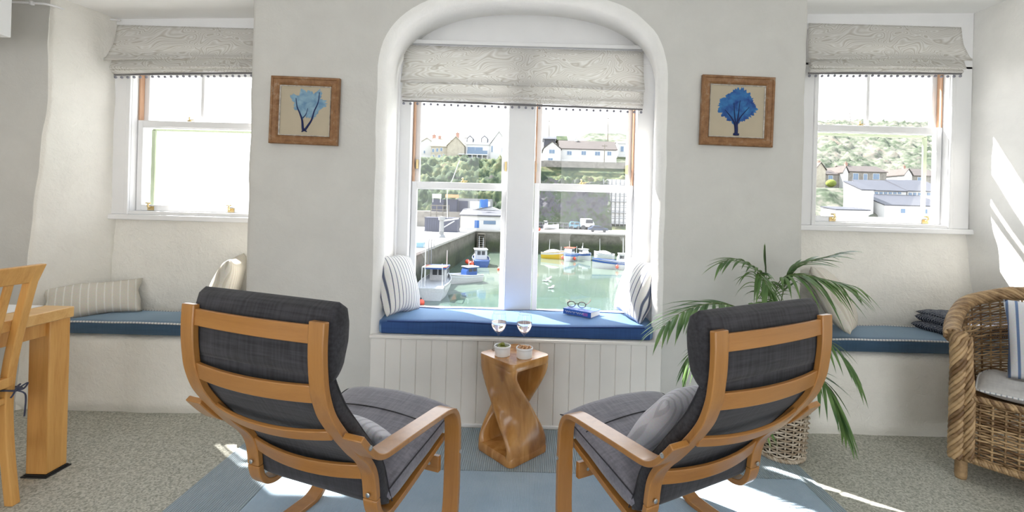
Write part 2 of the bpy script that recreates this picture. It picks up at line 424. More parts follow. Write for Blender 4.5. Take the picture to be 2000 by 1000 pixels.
# unseen rear wall added to cut the sky fill, with two invented openings
mb = MB(); X0 = -4.2
for a, b_ in ((-3.2, -0.9), (0.6, 2.9)):
    mb.span(X0, a, -2.25, -2.2, 0, 2.62); mb.span(a, b_, -2.25, -2.2, 2.15, 2.62); X0 = b_
mb.span(X0, 3.7, -2.25, -2.2, 0, 2.62)
st(mb.build('wall_rear_added_unseen', W['plaster']))
# ---- outer masonry skin with the three window openings
mb = MB()
WIN = {'L': (-2.66, -1.55, 1.13, 2.36), 'C': (-0.84, 0.80, 0.50, 2.36), 'R': (1.60, 2.80, 1.19, 2.52)}
zt = 3.1; ys = (3.115, 3.20); xprev = -4.4
for k in 'LCR':
    x0, x1, z0, z1 = WIN[k]
    mb.span(xprev, x0, *ys, -0.1, zt); mb.span(x0, x1, *ys, -0.1, z0); mb.span(x0, x1, *ys, z1, zt); xprev = x1
mb.span(xprev, 3.9, *ys, -0.1, zt)
st(mb.build('wall_outer', W['plaster']))
# ceiling box of the recesses is closed by a lintel board above each window (part of the windows below)

# ---- window seat: boarded front, seat board, skirting
mb = MB(); x0, x1 = -0.868, 0.782; n = 19; bw = (x1-x0)/n
for k in range(n):
    a, b = x0+k*bw, x0+(k+1)*bw
    pts = [(a, 2.612), (a+0.0035, 2.606), (b-0.0035, 2.606), (b, 2.612)]
    mb.prism([(x, y, 0.012) for x, y in pts] + [(b, 2.625, 0.012), (a, 2.625, 0.012)], (0, 0, 0.478))
st(mb.build('trim_1', W['panelpaint']), 'cream boarded front of the window seat')
mb = MB(); mb.span(-0.872, 0.788, 2.592, 3.08, 0.488, 0.508)
st(mb.build('trim_2', W['panelpaint'], bevel=0.006), 'painted seat board under the blue cushion')
mb = MB(); mb.span(-0.868, 0.782, 2.598, 2.625, 0.0, 0.02)
st(mb.build('baseboard_center', W['white'], bevel=0.004))

# ---- cable clipped along the ceiling line, bulkhead corner
mb = MB(); pts = [at(-40, 4, 2.60), at(25, 4, 2.60), at(62, 6, 2.60), at(95, 9, 2.62), at(132, 20, 2.74), at(170, 28, 2.84), at(205, 36, 2.94), at(235, 40, 2.99)]
mb.tube(crom(pts, 5), 0.0055, 6)
for p in (pts[2], pts[4], pts[6]): mb.box(p, (0.016, 0.016, 0.02))
tag(mb.build('ceiling_cable', W['white'], smooth=True), 'thin white cable clipped along the ceiling line beside the left window', 'cable')
mb = MB(); mb.span(-3.6, at(22, 74, 2.35).x, 1.7, 2.35, at(22, 74, 2.35).z, 2.47)
st(mb.build('trim_3', W['white'], bevel=0.004), 'white painted beam end at the ceiling')

# ================================================================== RUG
def rug_mat(border):
    m, nt, b = M_('blue_rug_border' if border else 'blue_rug_field'); mp = coords(nt)
    n = nd(nt, 'ShaderNodeTexNoise', Scale=3.0, Detail=6.0, Roughness=0.7); nt.links.new(mp.outputs[0], n.inputs['Vector'])
    c = ((0.34, 0.43, 0.50), (0.46, 0.55, 0.61)) if border else ((0.36, 0.49, 0.63), (0.48, 0.60, 0.72))
    r = ramp(nt, [(0.3, c[0]), (0.7, c[1])]); nt.links.new(n.outputs['Fac'], r.inputs['Fac'])
    w = nd(nt, 'ShaderNodeTexWave', bands_direction='X', Scale=30.0 if border else 55.0, Distortion=0.6); nt.links.new(mp.outputs[0], w.inputs['Vector'])
    mx = nd(nt, 'ShaderNodeMixRGB', blend_type='MULTIPLY'); mx.inputs[0].default_value = 0.35 if border else 0.22
    nt.links.new(r.outputs['Color'], mx.inputs[1]); nt.links.new(w.outputs['Color'], mx.inputs[2]); nt.links.new(mx.outputs[0], b.inputs['Base Color'])
    n2 = nd(nt, 'ShaderNodeTexNoise', Scale=220.0, Detail=2.0); nt.links.new(mp.outputs[0], n2.inputs['Vector'])
    b1 = nd(nt, 'ShaderNodeBump', Strength=0.6 if border else 0.3, Distance=0.006); nt.links.new(w.outputs['Fac'], b1.inputs['Height'])
    b2 = nd(nt, 'ShaderNodeBump', Strength=0.4, Distance=0.004); nt.links.new(n2.outputs['Fac'], b2.inputs['Height']); nt.links.new(b1.outputs['Normal'], b2.inputs['Normal'])
    nt.links.new(b2.outputs['Normal'], b.inputs['Normal']); b.inputs['Roughness'].default_value = 0.95; b.inputs['Specular IOR Level'].default_value = 0.1
    b.inputs['Sheen Weight'].default_value = 0.2
    return m
rug = thing('area_rug', 'large pale blue rug with ribbed border under the two armchairs', 'rug')
RX0, RX1, RY0, RY1 = -1.415, 1.38, 0.25, 2.585
mb = MB(); mb.span(RX0+0.30, RX1-0.06, RY0+0.3, 2.165, 0.0005, 0.0075); mb.build('field', rug_mat(False), rug, bevel=0.003)
mb = MB(); mb.span(RX0, RX0+0.297, RY0, RY1, 0.0005, 0.006); mb.span(RX1-0.057, RX1, RY0, RY1, 0.0005, 0.006); mb.span(RX0+0.297, RX1-0.057, 2.169, RY1, 0.0005, 0.006); mb.span(RX0+0.297, RX1-0.057, RY0, RY0+0.297, 0.0005, 0.006)
mb.build('border', rug_mat(True), rug)
RZ = 0.0075

# ================================================================== WINDOWS
def rect_frame(mb, x0, x1, z0, z1, y0, y1, l, r, b, t):
    mb.span(x0, x0+l, y0, y1, z0, z1); mb.span(x1-r, x1, y0, y1, z0, z1)
    mb.span(x0+l, x1-r, y0, y1, z0, z0+b); mb.span(x0+l, x1-r, y0, y1, z1-t, z1)
def pane(x0, x1, z0, z1, y, parent):
    mb = MB(); mb.add([(x0, y, z0), (x1, y, z0), (x1, y, z1), (x0, y, z1)], [(0, 1, 2, 3)]); return mb.build('pane', W['glass'], parent)
def lift(x, y, z, parent):        # brass sash lift / knob
    mb = MB(); mb.box((0, 0, 0), (0.040, 0.006, 0.026)); mb.tube(crom([(0, -0.003, 0.006), (0, -0.018, 0.006), (0, -0.024, 0.020), (0, -0.014, 0.032)], 4), 0.006, 8); mb.tube([(-0.022, -0.014, 0.034), (0.010, -0.014, 0.034)], 0.005, 8)
    return mb.build('sash_lift', W['brass'], parent, smooth='auto', loc=(x, y, z))
def lock(x, y, z, parent):        # brass fastener on the meeting rail
    mb = MB(); mb.box((0, 0, 0.002), (0.05, 0.022, 0.004)); mb.lathe([(0.0, 0.0), (0.012, 0.002), (0.011, 0.012), (0.004, 0.016), (0.004, 0.024), (0.0075, 0.030), (0.0, 0.036)], 12); mb.box((0.015, -0.004, 0.012), (0.035, 0.008, 0.006))
    return mb.build('sash_lock', W['brass'], parent, smooth='auto', loc=(x, y, z))
def sash_set(win, x0, x1, zb, zm, zt, muntin=None, bead_side=0, locks=0, lifts=()):
    """box-sash: lower sash inside, upper sash outside"""
    mb = MB(); rect_frame(mb, x0, x1, zm-0.022, zt, YW+0.038, YW+0.066, 0.040, 0.040, 0.036, 0.045)
    if muntin: mb.span(muntin-0.011, muntin+0.011, YW+0.040, YW+0.064, zm, zt-0.04)
    u = mb.build('upper_sash', W['white'], win, bevel=0.003); pane(x0+0.038, x1-0.038, zm+0.012, zt-0.04, YW+0.052, u)
    mb = MB(); rect_frame(mb, x0, x1, zb, zm+0.020, YW, YW+0.030, 0.034, 0.034, 0.040, 0.042)
    mb.span(x0+0.034, x1-0.034, YW-0.004, YW+0.002, zm-0.03, zm-0.022)
    l = mb.build('lower_sash', W['white'], win, bevel=0.003); pane(x0+0.033, x1-0.033, zb+0.038, zm-0.02, YW+0.015, l)
    if locks: lock(locks, YW+0.018, zm+0.02, l)
    for lx in lifts: lift(lx, YW-0.003, zb+0.018, l)
    mb = MB()
    for s, xx in ((-1, x0), (1, x1)):
        if bead_side in (s, 2): mb.span(xx-0.009 if s > 0 else xx-0.001, xx+0.001 if s > 0 else xx+0.009, YW+0.003, YW+0.036, zm+0.021, zt)
    if mb.v: mb.build('bare_wood_bead', W['bead'], win)
# --- centre pair
w1 = st(empty('window_1'), 'pair of tall white sash windows over the blue window seat')
cz = lambda px, py: at(px, py, YW).z
zm = 1.388; zb = 0.535; zt = 2.20
mb = MB()
mb.span(-0.872, -0.772, 2.995, YW+0.07, 0.508, 2.27); mb.span(0.700, 0.838, 2.995, YW+0.07, 0.508, 2.27); mb.span(-0.135, 0.040, 2.985, YW+0.07, 0.508, 2.27)
mb.span(-0.872, 0.838, 2.99, YW+0.07, 2.20, 2.30); mb.span(-0.772, 0.70, 3.0, YW+0.07, 0.508, 0.535)
for x in (-0.878, 0.806): mb.span(x, x+0.036, 2.968, 3.0, 0.508, 2.29)
mb.span(-0.878, 0.842, 2.962, 3.0, 2.285, 2.312)
mb.build('frame', W['white'], w1, bevel=0.004)
mb = MB(); n = 40
top = [arch(40+k, 120, -0.872, 0.838, 2.05, 2.53, 2.3) for k in range(41)]
poly = [(x, 3.02, z) for x, z in top if z > 2.30]; poly = [(-0.872, 3.02, 2.30)] + poly + [(0.838, 3.02, 2.30)]
mb.prism(poly, (0, 0.09, 0)); mb.build('arch_panel', W['white'], w1)
sash_set(w1, -0.768, -0.139, zb, zm-0.006, zt, None, -1, at(903, 352, YW).x, ())
sash_set(w1, 0.044, 0.696, zb, zm+0.004, zt, None, 2, at(1136, 356, YW).x, ())
for px in (814.5, 988, 1046.5, 1224.5):   # brass stops on the stiles
    x = at(px, 322, YW+0.02).x; mb = MB(); mb.box((x, YW+0.026, at(890, 322, YW).z), (0.014, 0.020, 0.062)); mb.build('sash_stop', W['brass'], w1, bevel=0.002)
# --- left recess
w2 = st(empty('window_2'), 'white sash window of the recess behind the dining table')
def side_window(w, xa, xb, xsa, xsb, zsill, zb, zm, zt, zlint, munt, bead, lockx, lifts, green_side):
    mb = MB()
    mb.span(xa, xsa-0.004, 3.0, YW+0.08, zsill, zt); mb.span(xsb+0.004, xb, 3.0, YW+0.08, zsill, zt)
    mb.span(xsa-0.030, xsa-0.004, 2.988, 3.01, zsill, zt); mb.span(xsb+0.004, xsb+0.030, 2.988, 3.01, zsill, zt)
    mb.span(xsa-0.01, xsb+0.01, 2.998, YW+0.08, zsill, zb)
    mb.span(xa, xb, 3.0, YW+0.08, zt-0.02, zlint+0.15)
    mb.build('frame', W['white'], w, bevel=0.004)
    mb = MB(); mb.span(xa-0.05, xb+0.05, 2.982, YW+0.07, zsill-0.035, zsill); mb.build('sill', W['white'], w, bevel=0.006)
    sash_set(w, xsa, xsb, zb, zm, zt, munt, bead, lockx, lifts)
    mb = MB(); gx = xsa+0.036 if green_side < 0 else xsb-0.036
    mb.span(gx-0.012, gx+0.012, YW+0.085, YW+0.097, zb, zm-0.03);
    mb.span(xsa+0.03, xsb-0.03, YW+0.085, YW+0.12, zm-0.034, zm-0.022)
    mb.build('outer_bead', W['greenpaint'], w)
def zz(px, py): return at(px, py, YW).z
side_window(w2, -2.715, -1.56, at(268, 300, YW).x, at(506, 300, YW).x, zz(370, 421), zz(370, 414), zz(370, 243), zz(370, 132), 2.36, at(387, 200, YW).x, -1, at(366, 235, YW).x, (at(295, 407, YW).x, at(452, 407, YW).x), -1)
w3 = st(empty('window_3'), 'white sash window of the recess behind the palm')
side_window(w3, 1.53, 2.875, 1.895-0.02, at(1839, 300, YW).x, zz(1720, 443), zz(1720, 436), zz(1720, 252), zz(1720, 130), 2.50, at(1704, 200, YW).x, 1, at(1683, 240, YW).x, (at(1625, 428, YW).x, at(1806, 428, YW).x), 1)

# ================================================================== ROMAN BLINDS
def blind_mat():
    m, nt, b = M_('swirled_blind_cloth'); mp = coords(nt)
    n = nd(nt, 'ShaderNodeTexNoise', Scale=3.6, Detail=1.2, Distortion=2.2); mq = coords(nt, (0.55, 1, 1.25)); nt.links.new(mq.outputs[0], n.inputs['Vector'])
    sp = nd(nt, 'ShaderNodeSeparateXYZ'); nt.links.new(mp.outputs[0], sp.inputs[0])
    a = nd(nt, 'ShaderNodeMath', operation='MULTIPLY_ADD'); a.inputs[1].default_value = 7.0; nt.links.new(n.outputs['Fac'], a.inputs[0])
    z = nd(nt, 'ShaderNodeMath', operation='MULTIPLY'); z.inputs[1].default_value = 11.0; nt.links.new(sp.outputs[2], z.inputs[0]); nt.links.new(z.outputs[0], a.inputs[2])
    fr = nd(nt, 'ShaderNodeMath', operation='FRACT'); nt.links.new(a.outputs[0], fr.inputs[0])
    W_, G_, D_ = (0.97, 0.965, 0.955), (0.74, 0.72, 0.68), (0.63, 0.60, 0.55)
    r = ramp(nt, [(0.0, G_), (0.10, W_), (0.20, D_), (0.34, W_), (0.46, G_), (0.58, W_), (0.72, D_), (0.86, W_), (1.0, G_)])
    nt.links.new(fr.outputs[0], r.inputs['Fac'])
    n2 = nd(nt, 'ShaderNodeTexNoise', Scale=2.5, Detail=1.0); nt.links.new(mp.outputs[0], n2.inputs['Vector'])
    mx = nd(nt, 'ShaderNodeMixRGB'); mx.inputs[2].default_value = (0.80, 0.785, 0.755, 1); fac = nd(nt, 'ShaderNodeMath', operation='MULTIPLY'); fac.inputs[1].default_value = 0.25
    nt.links.new(n2.outputs['Fac'], fac.inputs[0]); nt.links.new(fac.outputs[0], mx.inputs[0]); nt.links.new(r.outputs['Color'], mx.inputs[1])
    nt.links.new(mx.outputs[0], b.inputs['Base Color']); b.inputs['Roughness'].default_value = 0.9; b.inputs['Specular IOR Level'].default_value = 0.2
    tr = nd(nt, 'ShaderNodeBsdfTranslucent'); nt.links.new(mx.outputs[0], tr.inputs[0]); ms = nd(nt, 'ShaderNodeMixShader'); ms.inputs[0].default_value = 0.5
    nt.links.new(b.outputs[0], ms.inputs[1]); nt.links.new(tr.outputs[0], ms.inputs[2]); nt.links.new(ms.outputs[0], nt.nodes['Material Output'].inputs['Surface'])
    return m
W['blind'] = blind_mat()
W['pom'] = plain('grey_pompom', (0.24, 0.24, 0.28), 0.95, noise_amt=0.2, noise_scale=200)
W['trimtape'] = plain('grey_braid', (0.16, 0.155, 0.16), 0.9)
def roman_blind(label, x0, x1, ztop, zfold, z2, z3, y, flare, sag, npom, group='roman blinds over the sash windows'):
    xc = (x0+x1)/2
    t = thing('roman_blind', label, 'blind', (xc, y, ztop), 0, group); hw = (x1-x0)/2
    def sheet(name, prof, fl=0.0, mat=W['blind'], thick=0.004):
        pr = resample([Vector((0, a, b)) for a, b in prof], 22)
        mb = MB()
        def fn(u, v):
            q = pr[round(v*21)]; s = 2*u-1; w = hw + fl*v*v
            return Vector((s*w, q.y - 0.004*math.sin(9*u+2*v)*v, q.z + sag*s*v + 0.004*math.cos(PI*s)*v))
        mb.grid(fn, 40, 22); o = mb.build(name, mat, t, smooth=True)
        so = o.modifiers.new('thick', 'SOLIDIFY'); so.thickness = thick; return o
    d1, d2, d3 = zfold-ztop, z2-ztop, z3-ztop
    sheet('main_panel', [(0, 0), (-0.012, d1*0.5), (-0.045, d1*0.9), (-0.056, d1+0.012), (-0.052, d1), (-0.03, d1+0.01)], flare)
    sheet('fold_panel', [(-0.022, d1+0.03), (-0.028, d1), (-0.038, d2+0.02), (-0.044, d2+0.005), (-0.036, d2), (-0.02, d2+0.01)], flare*0.1)
    sheet('hem_panel', [(-0.012, d2+0.03), (-0.02, d2), (-0.028, d3+0.012), (-0.026, d3+0.003), (-0.012, d3)], 0.0)
    mb = MB(); mb.span(-hw, hw, 0.004, 0.03, -0.03, 0.0); mb.build('head_rail', W['white'], t)
    mb = MB()
    for k in range(30):
        a, b = -hw+2*hw*k/30, -hw+2*hw*(k+1)/30
        za, zb_ = d3-0.006+sag*(a/hw), d3-0.006+sag*(b/hw)
        mb.hexa([(a, -0.014, za-0.005), (b, -0.014, zb_-0.005), (b, -0.006, zb_-0.005), (a, -0.006, za-0.005), (a, -0.014, za+0.007), (b, -0.014, zb_+0.007), (b, -0.006, zb_+0.007), (a, -0.006, za+0.007)])
    mb.build('braid', W['trimtape'], t)
    pm = None
    for k in range(npom):
        x = -hw+0.008+(2*hw-0.016)*k/(npom-1)
        if pm is None:
            mb = MB(); mb.ball((0, 0, 0), 0.0085, 8, 6); o = pm = mb.build('pompom', W['pom'], t, smooth=True)
        else:
            o = pm.copy(); col.objects.link(o)
        o.location = (x, -0.010, d3-0.023+sag*(x/hw)+random.uniform(-.002, .002))
    return t
z_ = lambda px, py: at(px, py, 2.94).z
roman_blind('swirl patterned grey roman blind inside the central arch', at(788, 150, 2.95).x, at(1256, 150, 2.95).x, (z_(787, 93)+z_(1255, 92))/2, (z_(787, 170)+z_(1255, 175))/2, (z_(787, 193)+z_(1255, 199))/2, (z_(787, 198)+z_(1255, 208))/2, 2.955, 0.004, -0.008, 36)
roman_blind('swirl patterned grey roman blind of the window nearest the dining table', at(226, 100, 2.95).x, -1.62, z_(350, 50), z_(350, 119), z_(350, 135), z_(350, 141), 2.955, 0.035, 0.020, 27)
roman_blind('swirl patterned grey roman blind of the recess window behind the palm', at(1579, 100, 2.95).x, at(1878, 100, 2.95).x, z_(1720, 47), z_(1720, 120), z_(1720, 135), z_(1720, 141), 2.955, 0.035, 0.012, 25)
# ================================================================== BENTWOOD ARMCHAIRS
def strip(path, x0, x1, th, n=5, name=None):
    """bent laminated band: outer surface follows (y,z) path, thickness to the left of travel"""
    P = crom([Vector((0, a, b)) for a, b in path], n)
    rings = []
    for i, p in enumerate(P):
        t = (P[min(i+1, len(P)-1)] - P[max(i-1, 0)]).normalized(); nn = Vector((0, -t.z, t.y))
        q = p + nn*th
        rings.append([Vector((x0, p.y, p.z)), Vector((x1, p.y, p.z)), Vector((x1, q.y, q.z)), Vector((x0, q.y, q.z))])
    mb = MB(); mb.rings(rings); return mb
def pad(back, front, hw, n=30, m=28, p=0.42, crown=0.0, sidegrow=0.0, caps=0.06):
    B, Fr = resample([Vector((0, a, b)) for a, b in back], n), resample([Vector((0, a, b)) for a, b in front], n)
    rings = []
    for i in range(n):
        t = i/(n-1); e = min(t, 1-t)/caps; k = math.sqrt(max(1-(1-min(e, 1))**2, 0.02))
        ring = []
        for j in range(m):
            a = 2*PI*j/m; sx = sgnpow(math.cos(a), p); sy = sgnpow(math.sin(a), p)
            w = 0.5 + 0.5*sy*k
            x = sx*(hw + sidegrow*math.sin(PI*t))*(0.985+0.015*k)
            q = B[i].lerp(Fr[i], w)
            d = (Fr[i]-B[i]).normalized()
            q = q + d*(crown*(1-sx*sx)*max(sy, 0)*k)
            q.x = x + 0.002*noise.noise(q*14); ring.append(q)
        rings.append(ring)
    mb = MB(); mb.rings(rings); return mb
SXO, SXI, ARM = 0.268, 0.216, 0.340
def make_armchair():
    root = empty('bentwood_armchair', (0, 0, RZ))
    wd = W['chairwood']
    stile = [(0.0, 0.931), (-0.002, 0.88), (-0.001, 0.83), (0.003, 0.785), (0.011, 0.735), (0.031, 0.677), (0.056, 0.634), (0.085, 0.594), (0.145, 0.518), (0.184, 0.475), (0.208, 0.440), (0.222, 0.405), (0.229, 0.365), (0.232, 0.335)]
    rail = [(0.2325, 0.333), (0.236, 0.312), (0.247, 0.282), (0.270, 0.256), (0.305, 0.245), (0.34, 0.25), (0.40, 0.264), (0.48, 0.286), (0.56, 0.309), (0.655, 0.336)]
    arm = [(0.066, 0.606), (0.092, 0.573), (0.120, 0.541), (0.145, 0.520), (0.180, 0.506), (0.235, 0.501), (0.285, 0.499), (0.44, 0.490), (0.535, 0.484), (0.578, 0.474), (0.603, 0.452), (0.616, 0.42), (0.621, 0.38), (0.623, 0.24), (0.620, 0.11), (0.606, 0.052), (0.572, 0.024), (0.52, 0.0185), (0.30, 0.0185), (-0.06, 0.0185)]
    for s in (-1, 1):
        a, b = sorted((s*SXI, s*SXO))
        o = strip(stile, a, b, 0.020).build('back_stile', wd, root, bevel=0.003)
        mb = MB(); mb.lathe([(0, 0), (0.0075, 0.0005), (0.0075, 0.003), (0.004, 0.0045), (0, 0.0045)], 12, M=Matrix.Translation((s*(SXI+SXO)/2, 0.2255, 0.353)) @ Matrix.Rotation(PI/2, 4, 'X') )
        mb.build('bolt', W['steel'], o, smooth='auto')
        strip(rail, a, b, 0.020).build('seat_rail', wd, root, bevel=0.003)
        a, b = sorted((s*0.276, s*ARM))
        o = strip(arm, a, b, 0.018).build('armrest', wd, root, bevel=0.003)
        for y, z in ((0.104, 0.5745), (0.6325, 0.308)):
            mb = MB(); mb.lathe([(0, 0), (0.007, 0.0), (0.007, 0.003), (0.0045, 0.004), (0.0042, 0.002), (0, 0.002)], 12, M=Matrix.Translation((s*ARM, y, z)) @ Matrix.Rotation(s*PI/2, 4, 'Y'))
            mb.build('bolt', W['steel'], o, smooth='auto')
    def slat(y0, z0, y1, z1, bow):
        d = Vector((0, y1-y0, z1-z0)); t = d.normalized(); nn = Vector((0, t.z, -t.y))  # towards the rear
        if nn.y > 0: nn = -nn
        rings = []
        for k in range(17):
            u = -1+2*k/16; off = nn*(bow*(1-u*u)); x = u*(SXI+0.004)
            p0 = Vector((x, y0, z0))+off - nn*0.004; p1 = Vector((x, y1, z1))+off - nn*0.004
            rings.append([p0, p1, p1-nn*0.012, p0-nn*0.012])
        mb = MB(); mb.rings(rings); return mb.build('slat', W['slatwood'], root, bevel=0.0025)
    slat(0.002, 0.919, 0.000, 0.870, 0.012); slat(0.008, 0.756, 0.018, 0.706, 0.020)
    slat(0.070, 0.606, 0.090, 0.573, 0.026); slat(0.209, 0.443, 0.226, 0.392, 0.028)
    mb = MB(); mb.span(-0.275, 0.275, 0.585, 0.605, 0.235, 0.295); o = mb.build('crossbar', W['slatwood'], root, bevel=0.003)
    for s in (-1, 1):
        mb = MB(); mb.lathe([(0, 0), (0.006, 0.0), (0.006, 0.003), (0, 0.004)], 10, M=Matrix.Translation((s*0.235, 0.585, 0.265)) @ Matrix.Rotation(PI/2, 4, 'X')); mb.build('bolt', W['steel'], o)
    mb = MB(); mb.span(-0.33, 0.33, 0.02, 0.075, 0.019, 0.037); mb.build('floor_crossbar', W['slatwood'], root, bevel=0.003)
    f = W['charcoal']
    hb = [(0.024, 0.765), (0.020, 0.81), (0.020, 0.87), (0.022, 0.92), (0.034, 0.957), (0.055, 0.972)]
    hf = [(0.072, 0.760), (0.098, 0.80), (0.112, 0.86), (0.116, 0.91), (0.106, 0.95), (0.075, 0.972)]
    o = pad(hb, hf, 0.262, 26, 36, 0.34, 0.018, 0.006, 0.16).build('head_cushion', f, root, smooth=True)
    bb = [(0.028, 0.79), (0.033, 0.74), (0.054, 0.68), (0.095, 0.615), (0.165, 0.525), (0.212, 0.470), (0.240, 0.415), (0.252, 0.35), (0.268, 0.30), (0.300, 0.268)]
    bf = [(0.060, 0.785), (0.082, 0.735), (0.115, 0.675), (0.162, 0.61), (0.222, 0.528), (0.262, 0.475), (0.290, 0.42), (0.308, 0.36), (0.320, 0.32), (0.335, 0.285)]
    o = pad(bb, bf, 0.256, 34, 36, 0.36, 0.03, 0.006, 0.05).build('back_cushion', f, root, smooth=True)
    for s in (-1, 1):
        mb = MB(); mb.tube(crom([(s*0.259, a-0.010, b-0.004) for a, b in bf], 3), 0.0022, 5); mb.build('piping', W['charcoal_dark'], o, smooth=True)
    sb = [(0.300, 0.272), (0.36, 0.278), (0.45, 0.302), (0.56, 0.334), (0.655, 0.358), (0.72, 0.378), (0.74, 0.392)]
    sf = [(0.300, 0.345), (0.36, 0.360), (0.45, 0.380), (0.56, 0.402), (0.65, 0.422), (0.705, 0.432), (0.74, 0.424)]
    o = pad(sb, sf, 0.262, 30, 36, 0.36, 0.028, 0.004, 0.07).build('seat_cushion', W['charcoal_lit'], root, smooth=True)
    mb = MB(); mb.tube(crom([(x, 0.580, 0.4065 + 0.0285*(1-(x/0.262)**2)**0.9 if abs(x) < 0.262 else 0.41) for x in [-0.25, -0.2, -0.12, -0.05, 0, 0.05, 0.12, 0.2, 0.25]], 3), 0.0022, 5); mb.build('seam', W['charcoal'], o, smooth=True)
    for s in (-1, 1):
        mb = MB(); mb.tube(crom([(s*0.263, a, b-0.012) for a, b in sf], 3), 0.0022, 5); mb.build('piping', W['charcoal_dark'], o, smooth=True)
    return root
W['slatwood'] = wood('honey_beech_slat', (0.43, 0.195, 0.050), (0.31, 0.126, 0.028), 'X', 0.28, 1.0, 0.7, 0.4)
W['charcoal_dark'] = plain('dark_piping', (0.035, 0.034, 0.04), 0.9)
ch = make_armchair(); ch.location = (-0.766, 1.275, RZ); ch.rotation_euler = (0, 0, -0.348)
tag(ch, 'bentwood armchair with charcoal cushions, the one nearer the dining table', 'armchair', 'bentwood armchairs facing the window seat')
ch2 = copy_tree(ch); ch2.location = (0.736, 1.328, RZ); ch2.rotation_euler = (0, 0, 0.491)
tag(ch2, 'bentwood armchair with charcoal cushions, standing in front of the potted palm', 'armchair')

# ================================================================== CUSHIONS
def pillow_mesh(w, h, t, n=26, sag=0.0, pinch=0.07, seed=0.0):
    mb = MB()
    for s in (-1, 1):
        def fn(a, b):
            u, v = 2*a-1, 2*b-1
            e = max((1-u**2)*(1-v**2), 0.0)
            x = w/2*u*(1 - pinch*(1-v*v)*u*u) + 0.010*noise.noise(Vector((v*1.7, seed, 1.0)))*u; y = h/2*v*(1 - pinch*(1-u*u)*v*v) + 0.012*noise.noise(Vector((u*1.7, seed, 4.0)))*v - 0.010*u*u*(1 if seed == 9 else 0)
            z = s*t/2*(e**0.42) + 0.008*noise.noise(Vector((x*7+seed, y*7, s*3.0)))*e**0.3
            return Vector((x, y - sag*(1-v)*0.0, z))
        mb.grid(fn, n, n)
    return mb
def pillow(label, w, h, t, centre, xaxis, normal, mat, group=None, name='scatter_cushion', seed=0.0, piping=None):
    o = pillow_mesh(w, h, t, seed=seed).build(name, mat, smooth=True)
    bm = bmesh.new(); bm.from_mesh(o.data); bmesh.ops.remove_doubles(bm, verts=bm.verts, dist=1e-4); bmesh.ops.recalc_face_normals(bm, faces=bm.faces); bm.to_mesh(o.data); bm.free()
    for p in o.data.polygons: p.use_smooth = True
    X = Vector(xaxis).normalized(); N = Vector(normal); N = (N - X*N.dot(X)).normalized(); Y = N.cross(X)
    o.matrix_world = Matrix.Translation(centre) @ Matrix((X, Y, N)).transposed().to_4x4()
    tag(o, label, 'cushion', group)
    if piping:
        mb = MB(); pts = []
        for k in range(80):
            a = 2*PI*k/80; u, v = max(-1, min(1, 1.42*math.cos(a))), max(-1, min(1, 1.42*math.sin(a)))
            pts.append((w/2*u*(1-0.07*(1-v*v)*u*u), h/2*v*(1-0.07*(1-u*u)*v*v), 0))
        mb.tube(pts, 0.005, 6, closed=True); mb.build('piping', piping, o, smooth=True)
    return o
SEATZ = 0.592
pillow('navy ticking striped cushion at the wall end of the window seat beside the moored trawler', 0.37, 0.37, 0.15, (-0.775, 2.81, 0.765), (0.28, 0.93, -0.10), (0.88, -0.36, 0.33), W['tick'], 'ticking cushions on the window seat', seed=1)
pillow('navy ticking striped cushion at the end of the window seat beside the book', 0.36, 0.37, 0.16, (0.690, 2.86, 0.765), (0.22, -0.95, -0.06), (-0.90, -0.30, 0.30), W['tick'], 'ticking cushions on the window seat', seed=5)
pillow('long cream striped cushion lying on the bench behind the dining table', 0.46, 0.22, 0.12, (-2.64, 2.825, 0.618), (0.80, 0.58, 0.07), (0.45, -0.70, 0.55), W['creamstripe'], seed=9)
pillow('pale fine-striped cushion half hidden by the pier on the slate blue bench', 0.42, 0.40, 0.15, (-1.83, 2.82, 0.705), (0.35, -0.93, 0.0), (-0.90, -0.36, 0.26), W['cream_fine'], seed=12)
pillow('plain cream cushion behind the palm leaves on the slate blue bench', 0.42, 0.42, 0.16, (1.89, 2.825, 0.745), (0.62, 0.78, -0.10), (0.62, -0.60, 0.50), W['cream_fine'], seed=15)
W['pillowgrey'] = striped('lilac_grey_stripe', (0.66, 0.65, 0.70), (0.52, 0.51, 0.56), 0.026, 0.3)
def chair_point(c, x, y, z): return c.matrix_basis @ Vector((x, y, z))
def on_chair(label, c, centre, xa, na, w, h, t, mat, seed):
    M = c.matrix_basis.to_3x3()
    return pillow(label, w, h, t, c.matrix_basis @ Vector(centre), M @ Vector(xa), M @ Vector(na), mat, 'lilac grey cushions on the armchairs', seed=seed)
bpy.context.view_layer.update()
on_chair('lilac grey cushion on the armchair in front of the palm', ch2, (-0.045, 0.315, 0.535), (1, 0, 0), (0, 0.74, 0.62), 0.36, 0.34, 0.13, W['pillowgrey'], 21)
on_chair('lilac grey cushion mostly hidden in the armchair nearer the dining table', ch, (0.035, 0.380, 0.455), (1, 0.02, -0.12), (0, 0.55, 0.80), 0.36, 0.17, 0.08, W['pillowgrey'], 23)

